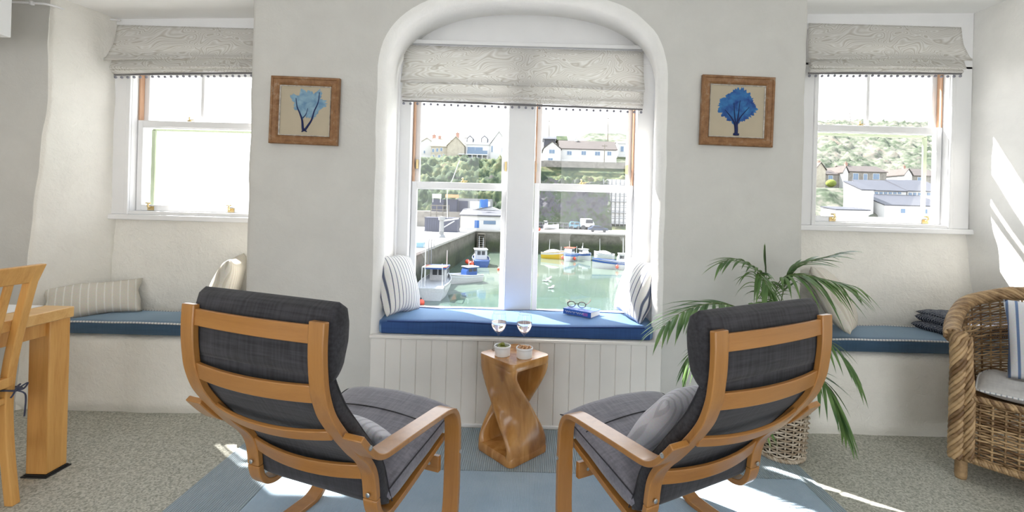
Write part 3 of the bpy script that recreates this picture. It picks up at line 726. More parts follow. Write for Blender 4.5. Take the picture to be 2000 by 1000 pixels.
# bench pads
def bench_pad(name, label, x0, x1, y0, y1, z0, z1, mat, pipe, front=None, sag=0.0, group=None):
    o = thing(name, label, 'seat cushion', ((x0+x1)/2, (y0+y1)/2, z0), 0, group); cx, cy = (x0+x1)/2, (y0+y1)/2
    mb = MB(); hw, hd, t = (x1-x0)/2, (y1-y0)/2, z1-z0
    rings = []
    n = 50
    for i in range(n+1):
        u = -1+2*i/n; x = hw*u; e = min((1-abs(u))/0.03, 1); k = math.sqrt(max(1-(1-e)**2, 0.0))*0.25+0.75
        top = t + 0.008*math.cos(u*PI/2) + 0.004*noise.noise(Vector((x*4, cy, 1))) - sag*math.exp(-((x-0.15)/0.28)**2)
        fy = -hd + 0.006*noise.noise(Vector((x*3, 7, 2)))
        back = t + 0.004*noise.noise(Vector((x*5, 3, 9))) + 0.004
        ring = []
        prof = [(fy+0.02, 0), (fy+0.004, 0.004), (fy, t*0.3), (fy-0.003, t*0.6), (fy, top-0.008), (fy+0.008, top), (fy+0.05, top+0.006), (0, max(top, back)+0.010), (hd-0.05, back+0.004), (hd-0.006, back), (hd, back-0.008), (hd, 0.006), (hd-0.02, 0)]
        for a, b in prof: ring.append(Vector((x, a*k, b)))
        rings.append(ring)
    mb.rings(rings); mb.build('pad', mat, o, smooth='auto', angle=50)
    for side in (0, 1):
        pts = []
        for i in range(2, n-1):
            r = rings[i]; p = r[5] if side == 0 else r[9]; pts.append(Vector((p.x, p.y-0.003 if side == 0 else p.y, p.z+0.001)))
        mb = MB(); mb.tube(pts, 0.006 if pipe is not W['blue_pipe'] else 0.003, 6)
        mb.build('piping', pipe, o, smooth=True)
    return o
W['blue_pipe'] = plain('blue_piping', (0.03, 0.06, 0.22), 0.8)
W['rope'] = striped('white_rope_piping', (0.80, 0.80, 0.80), (0.35, 0.38, 0.44), 0.018, 0.25)
bench_pad('window_seat_cushion', 'long royal blue cushion on the white window seat', -0.845, 0.75, 2.622, 2.985, 0.5085, 0.578, W['blue'], W['blue_pipe'], sag=0.016)
bench_pad('bench_cushion', 'slate blue cushion with white rope edge on the bench behind the dining table', -2.80, -1.60, 2.66, 2.985, 0.4495, 0.512, W['slate'], W['rope'], group='slate blue bench cushions')
bench_pad('bench_cushion', 'slate blue cushion with white rope edge under the folded blanket', 1.60, 2.86, 2.62, 2.985, 0.4765, 0.540, W['slate'], W['rope'], group='slate blue bench cushions')

# folded blanket
def herring():
    m, nt, b = M_('navy_herringbone_wool'); mp = coords(nt)
    w = nd(nt, 'ShaderNodeTexWave', bands_direction='DIAGONAL', Scale=42.0, Distortion=3.0); w.inputs['Detail Scale'].default_value = 4.0; nt.links.new(mp.outputs[0], w.inputs['Vector'])
    r = ramp(nt, [(0.45, (0.018, 0.024, 0.05)), (0.75, (0.03, 0.04, 0.08)), (0.95, (0.36, 0.38, 0.42))]); nt.links.new(w.outputs['Fac'], r.inputs['Fac']); nt.links.new(r.outputs['Color'], b.inputs['Base Color'])
    b.inputs['Roughness'].default_value = 0.95; bp = nd(nt, 'ShaderNodeBump', Strength=0.5, Distance=0.004); nt.links.new(w.outputs['Fac'], bp.inputs['Height']); nt.links.new(bp.outputs['Normal'], b.inputs['Normal']); return m
W['herring'] = herring()
mb = MB()
def fold(zc, th, y0, y1, hw, seed):
    rings = []
    for i in range(31):
        u = -1+2*i/30; e = min((1-abs(u))/0.10, 1); kx = math.sqrt(max(1-(1-e)**2, 0.03)); ring = []
        for j in range(28):
            a = 2*PI*j/28; cy, cz_ = sgnpow(math.cos(a), 0.55), sgnpow(math.sin(a), 0.75)
            y = lerp(y0, y1, 0.5+0.5*cy); x = u*hw; k = noise.noise(Vector((x*6+seed, y*6, seed)))
            z = zc + th*cz_*kx*(1+0.25*k) + 0.012*k + 0.008*noise.noise(Vector((x*16, y*16, seed+3)))
            ring.append(Vector((x + 0.012*noise.noise(Vector((y*9, z*20, seed))), y + 0.012*noise.noise(Vector((x*7, seed, 2))), max(z, 0.003))))
        rings.append(ring)
    mb.rings(rings)
fold(0.028, 0.026, -0.155, 0.14, 0.215, 1.0); fold(0.074, 0.026, -0.165, 0.135, 0.205, 4.0); fold(0.104, 0.014, -0.10, 0.13, 0.19, 8.0)
o = mb.build('folded_blanket', W['herring'], smooth=True, loc=(2.69, 2.82, 0.553), rot=(0, 0, math.radians(8)))
tag(o, 'folded navy herringbone blanket on the bench beside the wicker armchair', 'blanket')
mb = MB(); mb.tube(crom([(-0.13, -0.150, 0.060), (-0.09, -0.158, 0.052), (-0.04, -0.156, 0.058), (0.0, -0.150, 0.050)], 4), [0.004]+[0.008]*10+[0.006, 0.003], 6); mb.build('label_tag', W['greyfab'], o, smooth=True)

# ================================================================== TWISTED SIDE TABLE
def table_wood():
    m, nt, b = M_('carved_suar_wood'); mp = coords(nt, (5, 5, 1.2))
    n = nd(nt, 'ShaderNodeTexNoise', Scale=2.2, Detail=6.0, Distortion=1.4); nt.links.new(mp.outputs[0], n.inputs['Vector'])
    mp2 = coords(nt, (1, 1, 0.7)); n2 = nd(nt, 'ShaderNodeTexNoise', Scale=5.0, Detail=1.5); nt.links.new(mp2.outputs[0], n2.inputs['Vector'])
    r = ramp(nt, [(0.3, (0.36, 0.15, 0.036)), (0.55, (0.56, 0.275, 0.08)), (0.8, (0.66, 0.36, 0.13))]); nt.links.new(n.outputs['Fac'], r.inputs['Fac'])
    r2 = ramp(nt, [(0.56, (1, 1, 1)), (0.66, (0.42, 0.30, 0.2))]); nt.links.new(n2.outputs['Fac'], r2.inputs['Fac'])
    mx = nd(nt, 'ShaderNodeMixRGB', blend_type='MULTIPLY'); mx.inputs[0].default_value = 0.75; nt.links.new(r.outputs['Color'], mx.inputs[1]); nt.links.new(r2.outputs['Color'], mx.inputs[2])
    nt.links.new(mx.outputs[0], b.inputs['Base Color']); b.inputs['Roughness'].default_value = 0.25; b.inputs['Coat Weight'].default_value = 0.6; b.inputs['Coat Roughness'].default_value = 0.15
    return m
W['suar'] = table_wood()
TX, TY, TH = -0.045, 2.360, 0.500
tb = thing('twisted_side_table', 'carved light wood side table with a twisted hollow column', 'table', (TX, TY, RZ), PI/4 - 0.02)
TS = 0.262
def rsq(half, r, n=6):
    out = []
    for q in range(4):
        cx, cy = (half-r)*(1 if q in (0, 3) else -1), (half-r)*(1 if q < 2 else -1)
        for k in range(n+1):
            a = PI/2*q + PI/2*k/n; out.append((cx+r*math.cos(a), cy+r*math.sin(a)))
    return out
sq = rsq(TS/2, 0.028)
def ring(s, z): return [Vector((x*s, y*s, z)) for x, y in sq]
zt_ = TH - RZ
mb = MB(); mb.rings([ring(0.97, zt_-0.040), ring(1.0, zt_-0.028), ring(1.0, zt_-0.005), ring(0.985, zt_)]); mb.build('table_top', W['suar'], tb, smooth='auto')
mb = MB(); mb.rings([ring(0.985, 0.0), ring(1.0, 0.006), ring(1.0, 0.030), ring(0.96, 0.045)]); mb.build('base', W['suar'], tb, smooth='auto')
for k in range(2):
    mb = MB(); rings = []
    N_ = 44
    for i in range(N_+1):
        t = i/N_; z = lerp(zt_-0.006, 0.010, t); s = t*t*t*(t*(6*t-15)+10); s = 0.04*t+0.96*s
        th = PI*k + PI + (PI/2)*s                # starts as the face towards the front-left
        q = math.sin(PI*t)**2.2
        rad = TS/2 - 0.040*q; w = TS*(1 - 0.24*q)/2; fl = max(1-t*6, 0)**2 + max(1-(1-t)*6, 0)**2
        thk = 0.031 + 0.05*fl
        n_, e_ = Vector((math.cos(th), math.sin(th), 0)), Vector((-math.sin(th), math.cos(th), 0))
        sec = []
        for j in range(16):
            a = j/16*2*PI; ca, sa = sgnpow(math.cos(a), 0.45), sgnpow(math.sin(a), 0.55)
            bow = 0.010*q*(1-ca*ca)
            sec.append(n_*(rad - thk/2 + sa*thk/2 - (0.012*q*(1-ca*ca) if sa < 0 else -bow)) + e_*(ca*w) + Vector((0, 0, z)))
        rings.append(sec)
    mb.rings(rings); mb.build('column_blade', W['suar'], tb, smooth='auto', angle=60)

# wine glasses
def glass_mat():
    m, nt, b = M_('wine_glass'); b.inputs['Transmission Weight'].default_value = 1; b.inputs['IOR'].default_value = 1.45; b.inputs['Roughness'].default_value = 0; b.inputs['Base Color'].default_value = (1, 1, 1, 1); return m
W['rim_glint'] = plain('glass_rim_glint', (0.8, 0.8, 0.82), 0.05); W['crystal'] = thin_glass('wine_glass'); W['rose'] = clear_glass('rose_wine', (0.98, 0.80, 0.74), 1.34)  # opaque pale rim material: highlight on the glass edge painted as colour
def wine_glass(x, y, label):
    t = thing('wine_glass', label, 'wine glass', (x, y, TH), 0, 'wine glasses on the side table')
    outer = [(0.0, 0.0), (0.034, 0.0), (0.034, 0.0015), (0.012, 0.005), (0.0045, 0.010), (0.0036, 0.03), (0.0036, 0.075), (0.006, 0.086), (0.022, 0.099), (0.034, 0.115), (0.0405, 0.134), (0.0405, 0.150), (0.037, 0.172), (0.0335, 0.194)]
    inner = [(0.0325, 0.194), (0.036, 0.172), (0.0395, 0.150), (0.0395, 0.134), (0.033, 0.1155), (0.0215, 0.1003), (0.0, 0.092)]
    mb = MB(); mb.lathe(outer, 32); o = mb.build('bowl_and_stem', W['crystal'], t, smooth=True); bm = bmesh.new(); bm.from_mesh(o.data); bmesh.ops.delete(bm, geom=[f for f in bm.faces if len(f.verts) > 8 and f.calc_center_median().z > 0.1], context='FACES'); bm.to_mesh(o.data); bm.free(); mb = MB(); mb.tube([(0.0335*math.cos(a), 0.0335*math.sin(a), 0.194) for a in [2*PI*k/40 for k in range(40)]], 0.0009, 6, closed=True); mb.build('rim', W['rim_glint'], o, smooth=True)
    mb = MB(); mb.lathe([(0.0, 0.0925), (0.0212, 0.1008), (0.0326, 0.116), (0.0391, 0.1345), (0.0392, 0.148), (0.0, 0.148)], 32); mb.build('wine', W['rose'], t, smooth='auto')
    return t
g1 = atz(973, 683, TH); g2 = atz(1023, 685, TH)
wine_glass(g1.x, g1.y, 'glass of pale rose wine standing behind the dish of olives'); wine_glass(g2.x, g2.y, 'glass of pale rose wine standing behind the dish of nuts')
W['china'] = plain('white_china', (0.82, 0.82, 0.83), 0.18, noise_amt=0.01)
def ramekin(p, label):
    t = thing('ramekin', label, 'ramekin', (p.x, p.y, TH), 0, 'ramekins on the side table')
    mb = MB(); prof = [(0, 0), (0.036, 0.0), (0.0385, 0.003), (0.040, 0.040), (0.0425, 0.043), (0.0425, 0.050), (0.040, 0.053), (0.037, 0.051), (0.0355, 0.012), (0.030, 0.008), (0, 0.007)]
    mb.lathe(prof, 40); o = mb.build('dish', W['china'], t, smooth='auto')
    return t
r1 = atz(981, 694, TH); r2 = atz(1024, 698, TH)
ramekin(r1, 'small white ramekin holding green olives'); ramekin(r2, 'small white ramekin holding nuts')
W['olive'] = plain('green_olive', (0.20, 0.21, 0.035), 0.25, noise_amt=0.3, noise_scale=60)
W['olive_d'] = plain('olive_pit_hole', (0.05, 0.03, 0.01), 0.6)
W['nut'] = plain('roasted_nut', (0.55, 0.30, 0.14), 0.5, noise_amt=0.4, noise_scale=90)
mb = MB(); mb.lathe_ball(Vector((0, 0, 0)), 0.0105, 14, 9, (1, 1, 1.25)); ol = mb.build('olive', W['olive'], smooth=True)
mb = MB(); mb.lathe([(0.0, 0.0118), (0.0028, 0.0126), (0.0022, 0.0134), (0.0, 0.0132)], 10); mb.build('stuffing', W['olive_d'], ol)
tag(ol, 'green olive in the white ramekin on the side table', 'olive', 'green olives in the ramekin')
spots = [(0, 0, .040), (.019, .004, .038), (-.018, .008, .039), (.006, -.020, .039), (-.012, -.015, .041), (.004, .020, .039), (-.022, -.008, .035), (.020, -.014, .036), (.001, .003, .055), (-.012, .018, .046)]
for i, (a, b, z) in enumerate(spots):
    o = ol if i == 0 else copy_tree(ol); o.location = (r1.x+a, r1.y+b, TH+z); o.rotation_euler = (random.uniform(-2, 2), random.uniform(-2, 2), random.uniform(0, 6))
mb = MB()
nt_ = crom([(-0.010, 0, 0), (-0.006, 0.004, 0.001), (0.002, 0.006, 0), (0.009, 0.002, 0), (0.012, -0.003, 0)], 3); mb.tube(nt_, [0.0015]+[0.0045 - 0.002*abs(i/11-0.4) for i in range(len(nt_)-2)]+[0.0012], 8)
nu = mb.build('nut', W['nut'], smooth=True); tag(nu, 'roasted nut in the white ramekin beside the olives', 'nut', 'nuts in the ramekin')
for i in range(16):
    o = nu if i == 0 else nu.copy()
    if i: col.objects.link(o)
    a = i*2.4; rr = 0.0065*math.sqrt(i); o.location = (r2.x+rr*math.cos(a), r2.y+rr*math.sin(a), TH+0.049 + 0.004*(1-rr/0.03) + random.uniform(-.002, .002)); o.rotation_euler = (random.uniform(-.5, .5), random.uniform(-.5, .5), random.uniform(0, 6))
for i in range(1):
    mb = MB(); mb.lathe([(0, 0.010), (0.0352, 0.010), (0.0362, 0.045), (0, 0.050)], 24); o = mb.build('nut_fill', W['nut'], loc=(r2.x, r2.y, TH), smooth='auto'); tag(o, 'heap of chopped nuts filling the white ramekin', 'nuts', kind='stuff')

# book and spectacles
def book_spine():
    m, nt, b = M_('blue_paperback_cover'); mp = coords(nt)
    n = nd(nt, 'ShaderNodeTexVoronoi', Scale=170.0); nt.links.new(mp.outputs[0], n.inputs['Vector'])
    r = ramp(nt, [(0.0, (0.75, 0.12, 0.30)), (0.10, (0.6, 0.1, 0.3)), (0.16, (0.025, 0.10, 0.42)), (1.0, (0.03, 0.14, 0.5))]); nt.links.new(n.outputs['Distance'], r.inputs['Fac']); nt.links.new(r.outputs['Color'], b.inputs['Base Color'])
    b.inputs['Roughness'].default_value = 0.35; return m
p0, p1 = atz(1100, 612, SEATZ+0.002), atz(1154, 622, SEATZ+0.002)
ang = math.atan2(p1.y-p0.y, p1.x-p0.x)
bk = thing('paperback_book', 'thick blue paperback lying on the royal blue window seat cushion', 'book', ((p0+p1)/2), ang)
L_ = (p1-p0).length; bl = L_/2
cov = book_spine(); W['paper'] = plain('page_paper', (0.85, 0.82, 0.74), 0.8, noise_amt=0.03)
mb = MB(); mb.span(-bl, bl, -0.001, 0.0005, 0, 0.034); mb.span(-bl, bl, 0.0005, 0.125, 0.0, 0.0012); mb.span(-bl, bl, 0.0005, 0.125, 0.0328, 0.034); mb.build('cover', cov, bk)
mb = MB(); mb.span(-bl+0.003, bl-0.003, 0.001, 0.121, 0.0015, 0.0325); mb.build('pages', W['paper'], bk)
mb = MB(); x = -bl+0.014
wht = plain('white_lettering', (0.85, 0.85, 0.88), 0.5)
for word in (7, 3, 8):                     # small script-like title along the spine
    pts = []
    for k in range(word*4+1): pts.append((x + k*0.00165, -0.0016, 0.018 + 0.0045*math.sin(k*1.6) + 0.003*math.sin(k*0.7)))
    mb.tube(pts, 0.0009, 4); x = pts[-1][0]+0.006
mb.build('title_lettering', wht, bk)
mb = MB(); mb.span(bl-0.055, bl-0.022, -0.0016, -0.001, 0.008, 0.026); mb.build('spine_panel', plain('pink_panel', (0.35, 0.14, 0.5), 0.5), bk)
W['tortoise'] = plain('tortoiseshell', (0.06, 0.028, 0.016), 0.3, noise_amt=0.6, noise_scale=90)
sp = thing('spectacles', 'brown-framed spectacles lying open on the blue paperback', 'spectacles', bk.location + Vector((0.008, 0.075, 0.0355)), ang+0.35)
mb = MB()
for s in (-1, 1):
    mb.tube([(s*0.033 + 0.024*math.cos(a), -0.01+0.012*math.sin(a)*0.25, 0.020+0.017*math.sin(a)) for a in [2*PI*k/20 for k in range(20)]], 0.0026, 6, closed=True)
mb.tube(crom([(-0.010, -0.01, 0.024), (0, -0.012, 0.028), (0.010, -0.01, 0.024)], 4), 0.0019, 6); mb.build('rim', W['tortoise'], sp, smooth=True)
for s in (-1, 1):
    mb = MB(); mb.tube(crom([(s*0.057, -0.008, 0.026), (s*0.062, 0.0, 0.026), (s*0.064, 0.05, 0.022), (s*0.066, 0.095, 0.024), (s*0.067, 0.125, 0.014 if s < 0 else 0.03)], 5), 0.003, 6); mb.build('temple_arm', W['tortoise'], sp, smooth=True)
    mb = MB(); mb.add([(s*0.033 + 0.023*math.cos(a), -0.01, 0.020+0.016*math.sin(a)) for a in [2*PI*k/20 for k in range(20)]], [tuple(range(20))]); mb.build('lens', W['glass'], sp)

# ================================================================== PICTURES
def frame_mat():
    m, nt, b = M_('limed_pine_frame'); mp = coords(nt, (9, 9, 9))
    n = nd(nt, 'ShaderNodeTexNoise', Scale=3.0, Detail=6.0, Roughness=0.7); nt.links.new(mp.outputs[0], n.inputs['Vector'])
    r = ramp(nt, [(0.3, (0.17, 0.075, 0.025)), (0.55, (0.29, 0.145, 0.06)), (0.78, (0.45, 0.37, 0.29))]); nt.links.new(n.outputs['Fac'], r.inputs['Fac']); nt.links.new(r.outputs['Color'], b.inputs['Base Color']); b.inputs['Roughness'].default_value = 0.55; return m
W['limed'] = frame_mat(); W['limewash'] = plain('limed_edge', (0.50, 0.47, 0.43), 0.7, noise_amt=0.35, noise_scale=50); W['mount'] = plain('buff_paper', (0.47, 0.405, 0.30), 0.8, noise_amt=0.04)
def coral_mat(name, c1, c2, sc):
    m, nt, b = M_(name); mp = coords(nt)
    n = nd(nt, 'ShaderNodeTexNoise', Scale=sc, Detail=5.0, Distortion=0.5); nt.links.new(mp.outputs[0], n.inputs['Vector'])
    r = ramp(nt, [(0.32, c1), (0.68, c2)]); nt.links.new(n.outputs['Fac'], r.inputs['Fac']); nt.links.new(r.outputs['Color'], b.inputs['Base Color']); b.inputs['Roughness'].default_value = 0.8; return m
W['coralA'] = coral_mat('pale_blue_coral', (0.12, 0.24, 0.38), (0.27, 0.42, 0.52), 30); W['coralB'] = coral_mat('deep_blue_coral', (0.010, 0.04, 0.20), (0.04, 0.19, 0.44), 26)
W['ink'] = plain('navy_ink', (0.008, 0.018, 0.09), 0.8)
def picture(px0, py0, px1, py1, label, kind):
    a, b = at(px0, py0, YF-0.02), at(px1, py1, YF-0.02)
    w, h = b.x-a.x, a.z-b.z; c = (a+b)/2
    t = thing('framed_picture', label, 'picture', (c.x, YF-0.006, c.z), 0, 'framed coral prints')
    t.rotation_euler = (0, math.radians(0.9), 0)
    mb = MB(); prof = [(0, 0.0), (0, -0.022), (0.006, -0.028), (0.013, -0.026), (0.016, -0.021), (0.034, -0.017), (0.040, -0.020), (0.045, -0.016), (0.050, -0.008), (0.050, 0.0)]
    rings = []
    for i, y in prof: rings.append([Vector((-w/2+i, y, -h/2+i)), Vector((w/2-i, y, -h/2+i)), Vector((w/2-i, y, h/2-i)), Vector((-w/2+i, y, h/2-i))])
    rows = rings+[rings[0]]
    mb.grid(lambda u, v: rows[round(v*(len(rows)-1))][round(u*4) % 4], 4, len(rows), cu=True) if False else mb.rings(rings, closed=True)
    mb.build('frame', W['limed'], t)
    mb = MB(); rect = lambda i, y: [Vector((-w/2+i, y, -h/2+i)), Vector((w/2-i, y, -h/2+i)), Vector((w/2-i, y, h/2-i)), Vector((-w/2+i, y, h/2-i))]
    mb.rings([rect(0.0485, -0.0085), rect(0.0485, -0.016), rect(0.053, -0.012), rect(0.053, -0.0085)], closed=True); mb.build('inner_slip', W['limewash'], t)
    mb = MB(); mb.span(-w/2+0.045, w/2-0.045, -0.008, -0.004, -h/2+0.045, h/2-0.045); mb.build('paper', W['mount'], t)
    rnd = random.Random(3 if kind == 'A' else 11); S = (w-0.1)
    mb = MB(); pts = []
    if kind == 'A':
        outline = [(0.0, -0.12), (-0.06, -0.17), (-0.10, -0.02), (-0.21, 0.03), (-0.23, 0.14), (-0.29, 0.28), (-0.22, 0.32), (-0.14, 0.30), (-0.10, 0.42), (0.0, 0.38), (0.08, 0.40), (0.18, 0.36), (0.25, 0.43), (0.31, 0.40), (0.30, 0.27), (0.42, 0.22), (0.38, 0.10), (0.27, 0.02), (0.20, -0.12), (0.10, -0.14)]
    else:
        outline = [(0.0, -0.30), (-0.10, -0.20), (-0.24, -0.12), (-0.33, 0.02), (-0.36, 0.12), (-0.29, 0.22), (-0.20, 0.26), (-0.12, 0.36), (0.0, 0.41), (0.10, 0.42), (0.18, 0.36), (0.27, 0.28), (0.30, 0.18), (0.36, 0.10), (0.33, -0.02), (0.24, -0.10), (0.17, -0.17), (0.05, -0.20)]
    P = crom([Vector((x, 0, z)) for x, z in outline+[outline[0]]], 6)[:-1]
    cx, cz_ = (0.04, 0.12)
    ctr = Vector((cx*S, -0.0088, cz_*S)); vs = [ctr]
    for i, p in enumerate(P):
        k = 1 + 0.10*rnd.uniform(-1, 1); vs.append(Vector(((cx+(p.x-cx)*k)*S, -0.0088, (cz_+(p.z-cz_)*k)*S)))
    n = len(P); mb.add(vs, [(0, 1+i, 1+(i+1) % n) for i in range(n)]); mb.build('coral_print', W['coralA' if kind == 'A' else 'coralB'], t)
    mb = MB()
    def br(pts, r0, r1):
        pp = crom([Vector((x*S, -0.0092, z*S)) for x, z in pts], 5)
        mb.tube(pp, [lerp(r0, r1, i/(len(pp)-1))*S for i in range(len(pp))], 5)
    if kind == 'A':
        br([(-0.01, -0.40), (-0.03, -0.33), (-0.05, -0.18), (-0.10, -0.05), (-0.16, 0.08), (-0.19, 0.25)], 0.03, 0.006); br([(0.01, -0.38), (0.08, -0.27), (0.14, -0.16), (0.18, 0.0), (0.25, 0.18), (0.27, 0.38)], 0.025, 0.006); br([(-0.04, -0.14), (0.02, -0.06), (0.05, 0.06)], 0.01, 0.004); br([(-0.05, -0.41), (0.0, -0.385), (0.05, -0.405)], 0.012, 0.012)
    else:
        br([(0.0, -0.42), (0.0, -0.34), (-0.01, -0.25)], 0.03, 0.035); br([(0, -0.30), (-0.08, -0.14), (-0.22, 0.02)], 0.02, 0.004); br([(0, -0.30), (0.06, -0.12), (0.22, 0.08)], 0.018, 0.004); br([(0, -0.3), (0.03, -0.05), (0.05, 0.2)], 0.015, 0.004); br([(0, -0.3), (-0.04, -0.05), (-0.06, 0.15)], 0.015, 0.004); br([(-0.05, -0.42), (0.0, -0.425), (0.05, -0.42)], 0.022, 0.022)
    mb.build('ink_branches', W['ink'], t, smooth=True)
    return t
picture(530, 149, 660, 284, 'limed wood framed print of a pale blue branching coral', 'A')
picture(1371, 147, 1509, 287, 'limed wood framed print of a deep blue fan-shaped coral', 'B')

# ================================================================== DINING TABLE AND CHAIR
dt = thing('dining_table', 'thick light oak dining table with square corner legs', 'table', (-2.05, 2.10, 0), 0)
mb = MB(); mb.span(-1.0, 0.0, -1.55, 0.0, 0.697, 0.745); mb.build('table_top', W['oak_top'], dt, bevel=0.004)
for x, y in ((-0.135, -0.065), (-0.865, -0.065), (-0.135, -1.485), (-0.865, -1.485)):
    x_, y_ = (x+0.045, y+0.045)
    mb = MB(); mb.span(x-0.0, x+0.092, y-0.0, y+0.092, 0.012, 0.697); o = mb.build('leg', W['oak'], dt, bevel=0.004)
    if y > -0.5:
        mb = MB(); mb.span(x-0.012, x+0.104, y-0.012, y+0.104, 0.0, 0.006); mb.span(x-0.005, x+0.097, y-0.005, y+0.097, 0.004, 0.012); mb.build('foot_pad', plain('black_rubber', (0.01, 0.01, 0.011), 0.6), o, bevel=0.003)
for (a, b, c, d) in ((-0.875, -0.125, -0.060, -0.035), (-0.875, -0.125, -1.515, -1.49)):
    mb = MB(); mb.span(a, b, c, d, 0.625, 0.697); mb.build('apron', W['oak'], dt, bevel=0.002)
for a in (-0.085, -0.94):
    mb = MB(); mb.span(a, a+0.025, -1.40, -0.06, 0.625, 0.697); mb.build('apron', W['oak'], dt, bevel=0.002)
dc = thing('dining_chair', 'slatted oak dining chair pushed up to the dining table', 'chair', (-2.06, 1.655, 0), 0)
# local frame: +x is the rear of the chair (away from the table), y runs along the back
sab = [(0.022, 0.0), (0.004, 0.14), (-0.010, 0.28), (-0.015, 0.42), (-0.004, 0.55), (0.020, 0.68), (0.052, 0.82), (0.083, 0.945)]
def sabre(y0, y1, pts, w, name):
    P = crom([Vector((a, 0, b)) for a, b in pts], 4); rings = [[Vector((p.x-w/2, y0, p.z)), Vector((p.x+w/2, y0, p.z)), Vector((p.x+w/2, y1, p.z)), Vector((p.x-w/2, y1, p.z))] for p in P]
    mb = MB(); mb.rings(rings); return mb.build(name, W['oak'], dc, bevel=0.004)
sabre(0.182, 0.214, sab, 0.034, 'back_leg'); sabre(-0.214, -0.182, sab, 0.034, 'back_leg')
up = lambda z: interp([(b, a) for a, b in sab], z)
mb = MB(); mb.hexa([(up(.90)-.014, -0.225, .895), (up(.90)+.012, -0.225, .895), (up(.90)+.012, 0.218, .895), (up(.90)-.014, 0.218, .895), (up(.965)+.0, -0.232, .962), (up(.965)+.026, -0.232, .962), (up(.965)+.026, 0.226, .968), (up(.965)+.0, 0.226, .968)]); mb.build('top_rail', W['oak'], dc, bevel=0.004)
for y in (0.122, 0.060, -0.002, -0.064, -0.126):
    P = crom([Vector((up(z)-0.002, 0, z)) for z in (0.50, 0.60, 0.72, 0.84, 0.90)], 3)
    mb = MB(); mb.rings([[Vector((p.x-0.007, y-0.014, p.z)), Vector((p.x+0.007, y-0.014, p.z)), Vector((p.x+0.007, y+0.014, p.z)), Vector((p.x-0.007, y+0.014, p.z))] for p in P]); mb.build('back_slat', W['oak'], dc, bevel=0.003)
mb = MB(); mb.span(-0.014, 0.010, -0.20, 0.20, 0.475, 0.515); mb.build('lower_rail', W['oak'], dc, bevel=0.003)
mb = MB(); mb.span(-0.40, -0.002, -0.215, 0.212, 0.405, 0.435); mb.build('seat', W['oak'], dc, bevel=0.008)
for s in (-1, 1):
    mb = MB(); mb.span(-0.385, -0.35, s*0.198-0.017, s*0.198+0.017, 0, 0.405); mb.build('front_leg', W['oak'], dc, bevel=0.004)
    mb = MB(); mb.span(-0.36, 0.0, s*0.198-0.009, s*0.198+0.009, 0.175, 0.21); mb.build('stretcher', W['oak'], dc, bevel=0.003)
    mb = MB(); mb.span(-0.36, -0.01, s*0.198-0.010, s*0.198+0.010, 0.355, 0.405); mb.build('side_rail', W['oak'], dc, bevel=0.002)
W['navy'] = fabric('navy_cotton', (0.045, 0.05, 0.085), (0.065, 0.07, 0.115), 300)
sp_ = tag(pillow_mesh(0.40, 0.40, 0.06, pinch=0.02).build('seat_pad', W['navy'], smooth=True, loc=(-2.06-0.205, 1.655, 0.466)), 'navy seat pad tied to the slatted dining chair', 'seat pad')
mb = MB(); c0 = Vector((0.215, 0.205, -0.005))
mb.tube(crom([c0+Vector(v) for v in [(-0.03, -0.02, 0), (0.0, -0.03, 0.005), (0.022, -0.015, 0), (0.018, 0.012, 0), (-0.018, 0.012, 0.004), (-0.02, -0.02, 0.004)]], 4), 0.004, 6)
mb.tube(crom([c0+Vector(v) for v in [(0.02, -0.015, 0), (0.034, -0.022, 0.018), (0.045, -0.02, 0.03), (0.03, -0.02, 0.012), (0.022, -0.016, 0)]], 4), 0.0032, 6)
mb.tube(crom([c0+Vector(v) for v in [(0.02, -0.015, 0), (0.02, 0.010, 0.010), (0.024, 0.028, 0.016), (0.024, 0.012, -0.002), (0.021, -0.014, -0.002)]], 4), 0.0032, 6)
mb.tube(crom([c0+Vector(v) for v in [(0.021, -0.012, 0), (0.028, 0.012, -0.02), (0.03, 0.016, -0.05), (0.030, 0.012, -0.115)]], 4), 0.003, 6)
mb.tube(crom([c0+Vector(v) for v in [(0.021, -0.016, 0), (0.024, -0.026, -0.012), (0.026, -0.036, -0.02)]], 4), 0.003, 6)
mb.build('tie', W['navy'], sp_, smooth=True)
pp = at(2, 618, 2.0)
mb = MB(); mb.span(-0.12, 0.10, -0.08, 0.08, 0, 0.003); tag(mb.build('placemat', W['white'], loc=(-2.27, 2.0, 0.7455)), 'white mat lying on the oak dining table', 'mat')
# ================================================================== WICKER
def rattan(name, c1, c2, rough=0.5):
    m, nt, b = M_(name); mp = coords(nt)
    n = nd(nt, 'ShaderNodeTexNoise', Scale=16.0, Detail=5.0, Roughness=0.7); nt.links.new(mp.outputs[0], n.inputs['Vector'])
    r = ramp(nt, [(0.3, c1), (0.5, tuple((a+b_)/2 for a, b_ in zip(c1, c2))), (0.7, c2)]); g = nt.nodes.new('ShaderNodeNewGeometry'); ma = nd(nt, 'ShaderNodeMath', operation='MULTIPLY_ADD'); ma.inputs[1].default_value = 0.5; nt.links.new(g.outputs['Random Per Island'], ma.inputs[0]); ms = nd(nt, 'ShaderNodeMath', operation='SUBTRACT'); ms.inputs[1].default_value = 0.25
    nt.links.new(n.outputs['Fac'], ma.inputs[2]); nt.links.new(ma.outputs[0], ms.inputs[0]); nt.links.new(ms.outputs[0], r.inputs['Fac']); nt.links.new(r.outputs['Color'], b.inputs['Base Color']); b.inputs['Roughness'].default_value = rough; return m
W['rattan'] = rattan('brown_rattan', (0.16, 0.085, 0.035), (0.52, 0.35, 0.185)); W['rattan_light'] = rattan('pale_washed_willow', (0.33, 0.25, 0.17), (0.66, 0.57, 0.46))
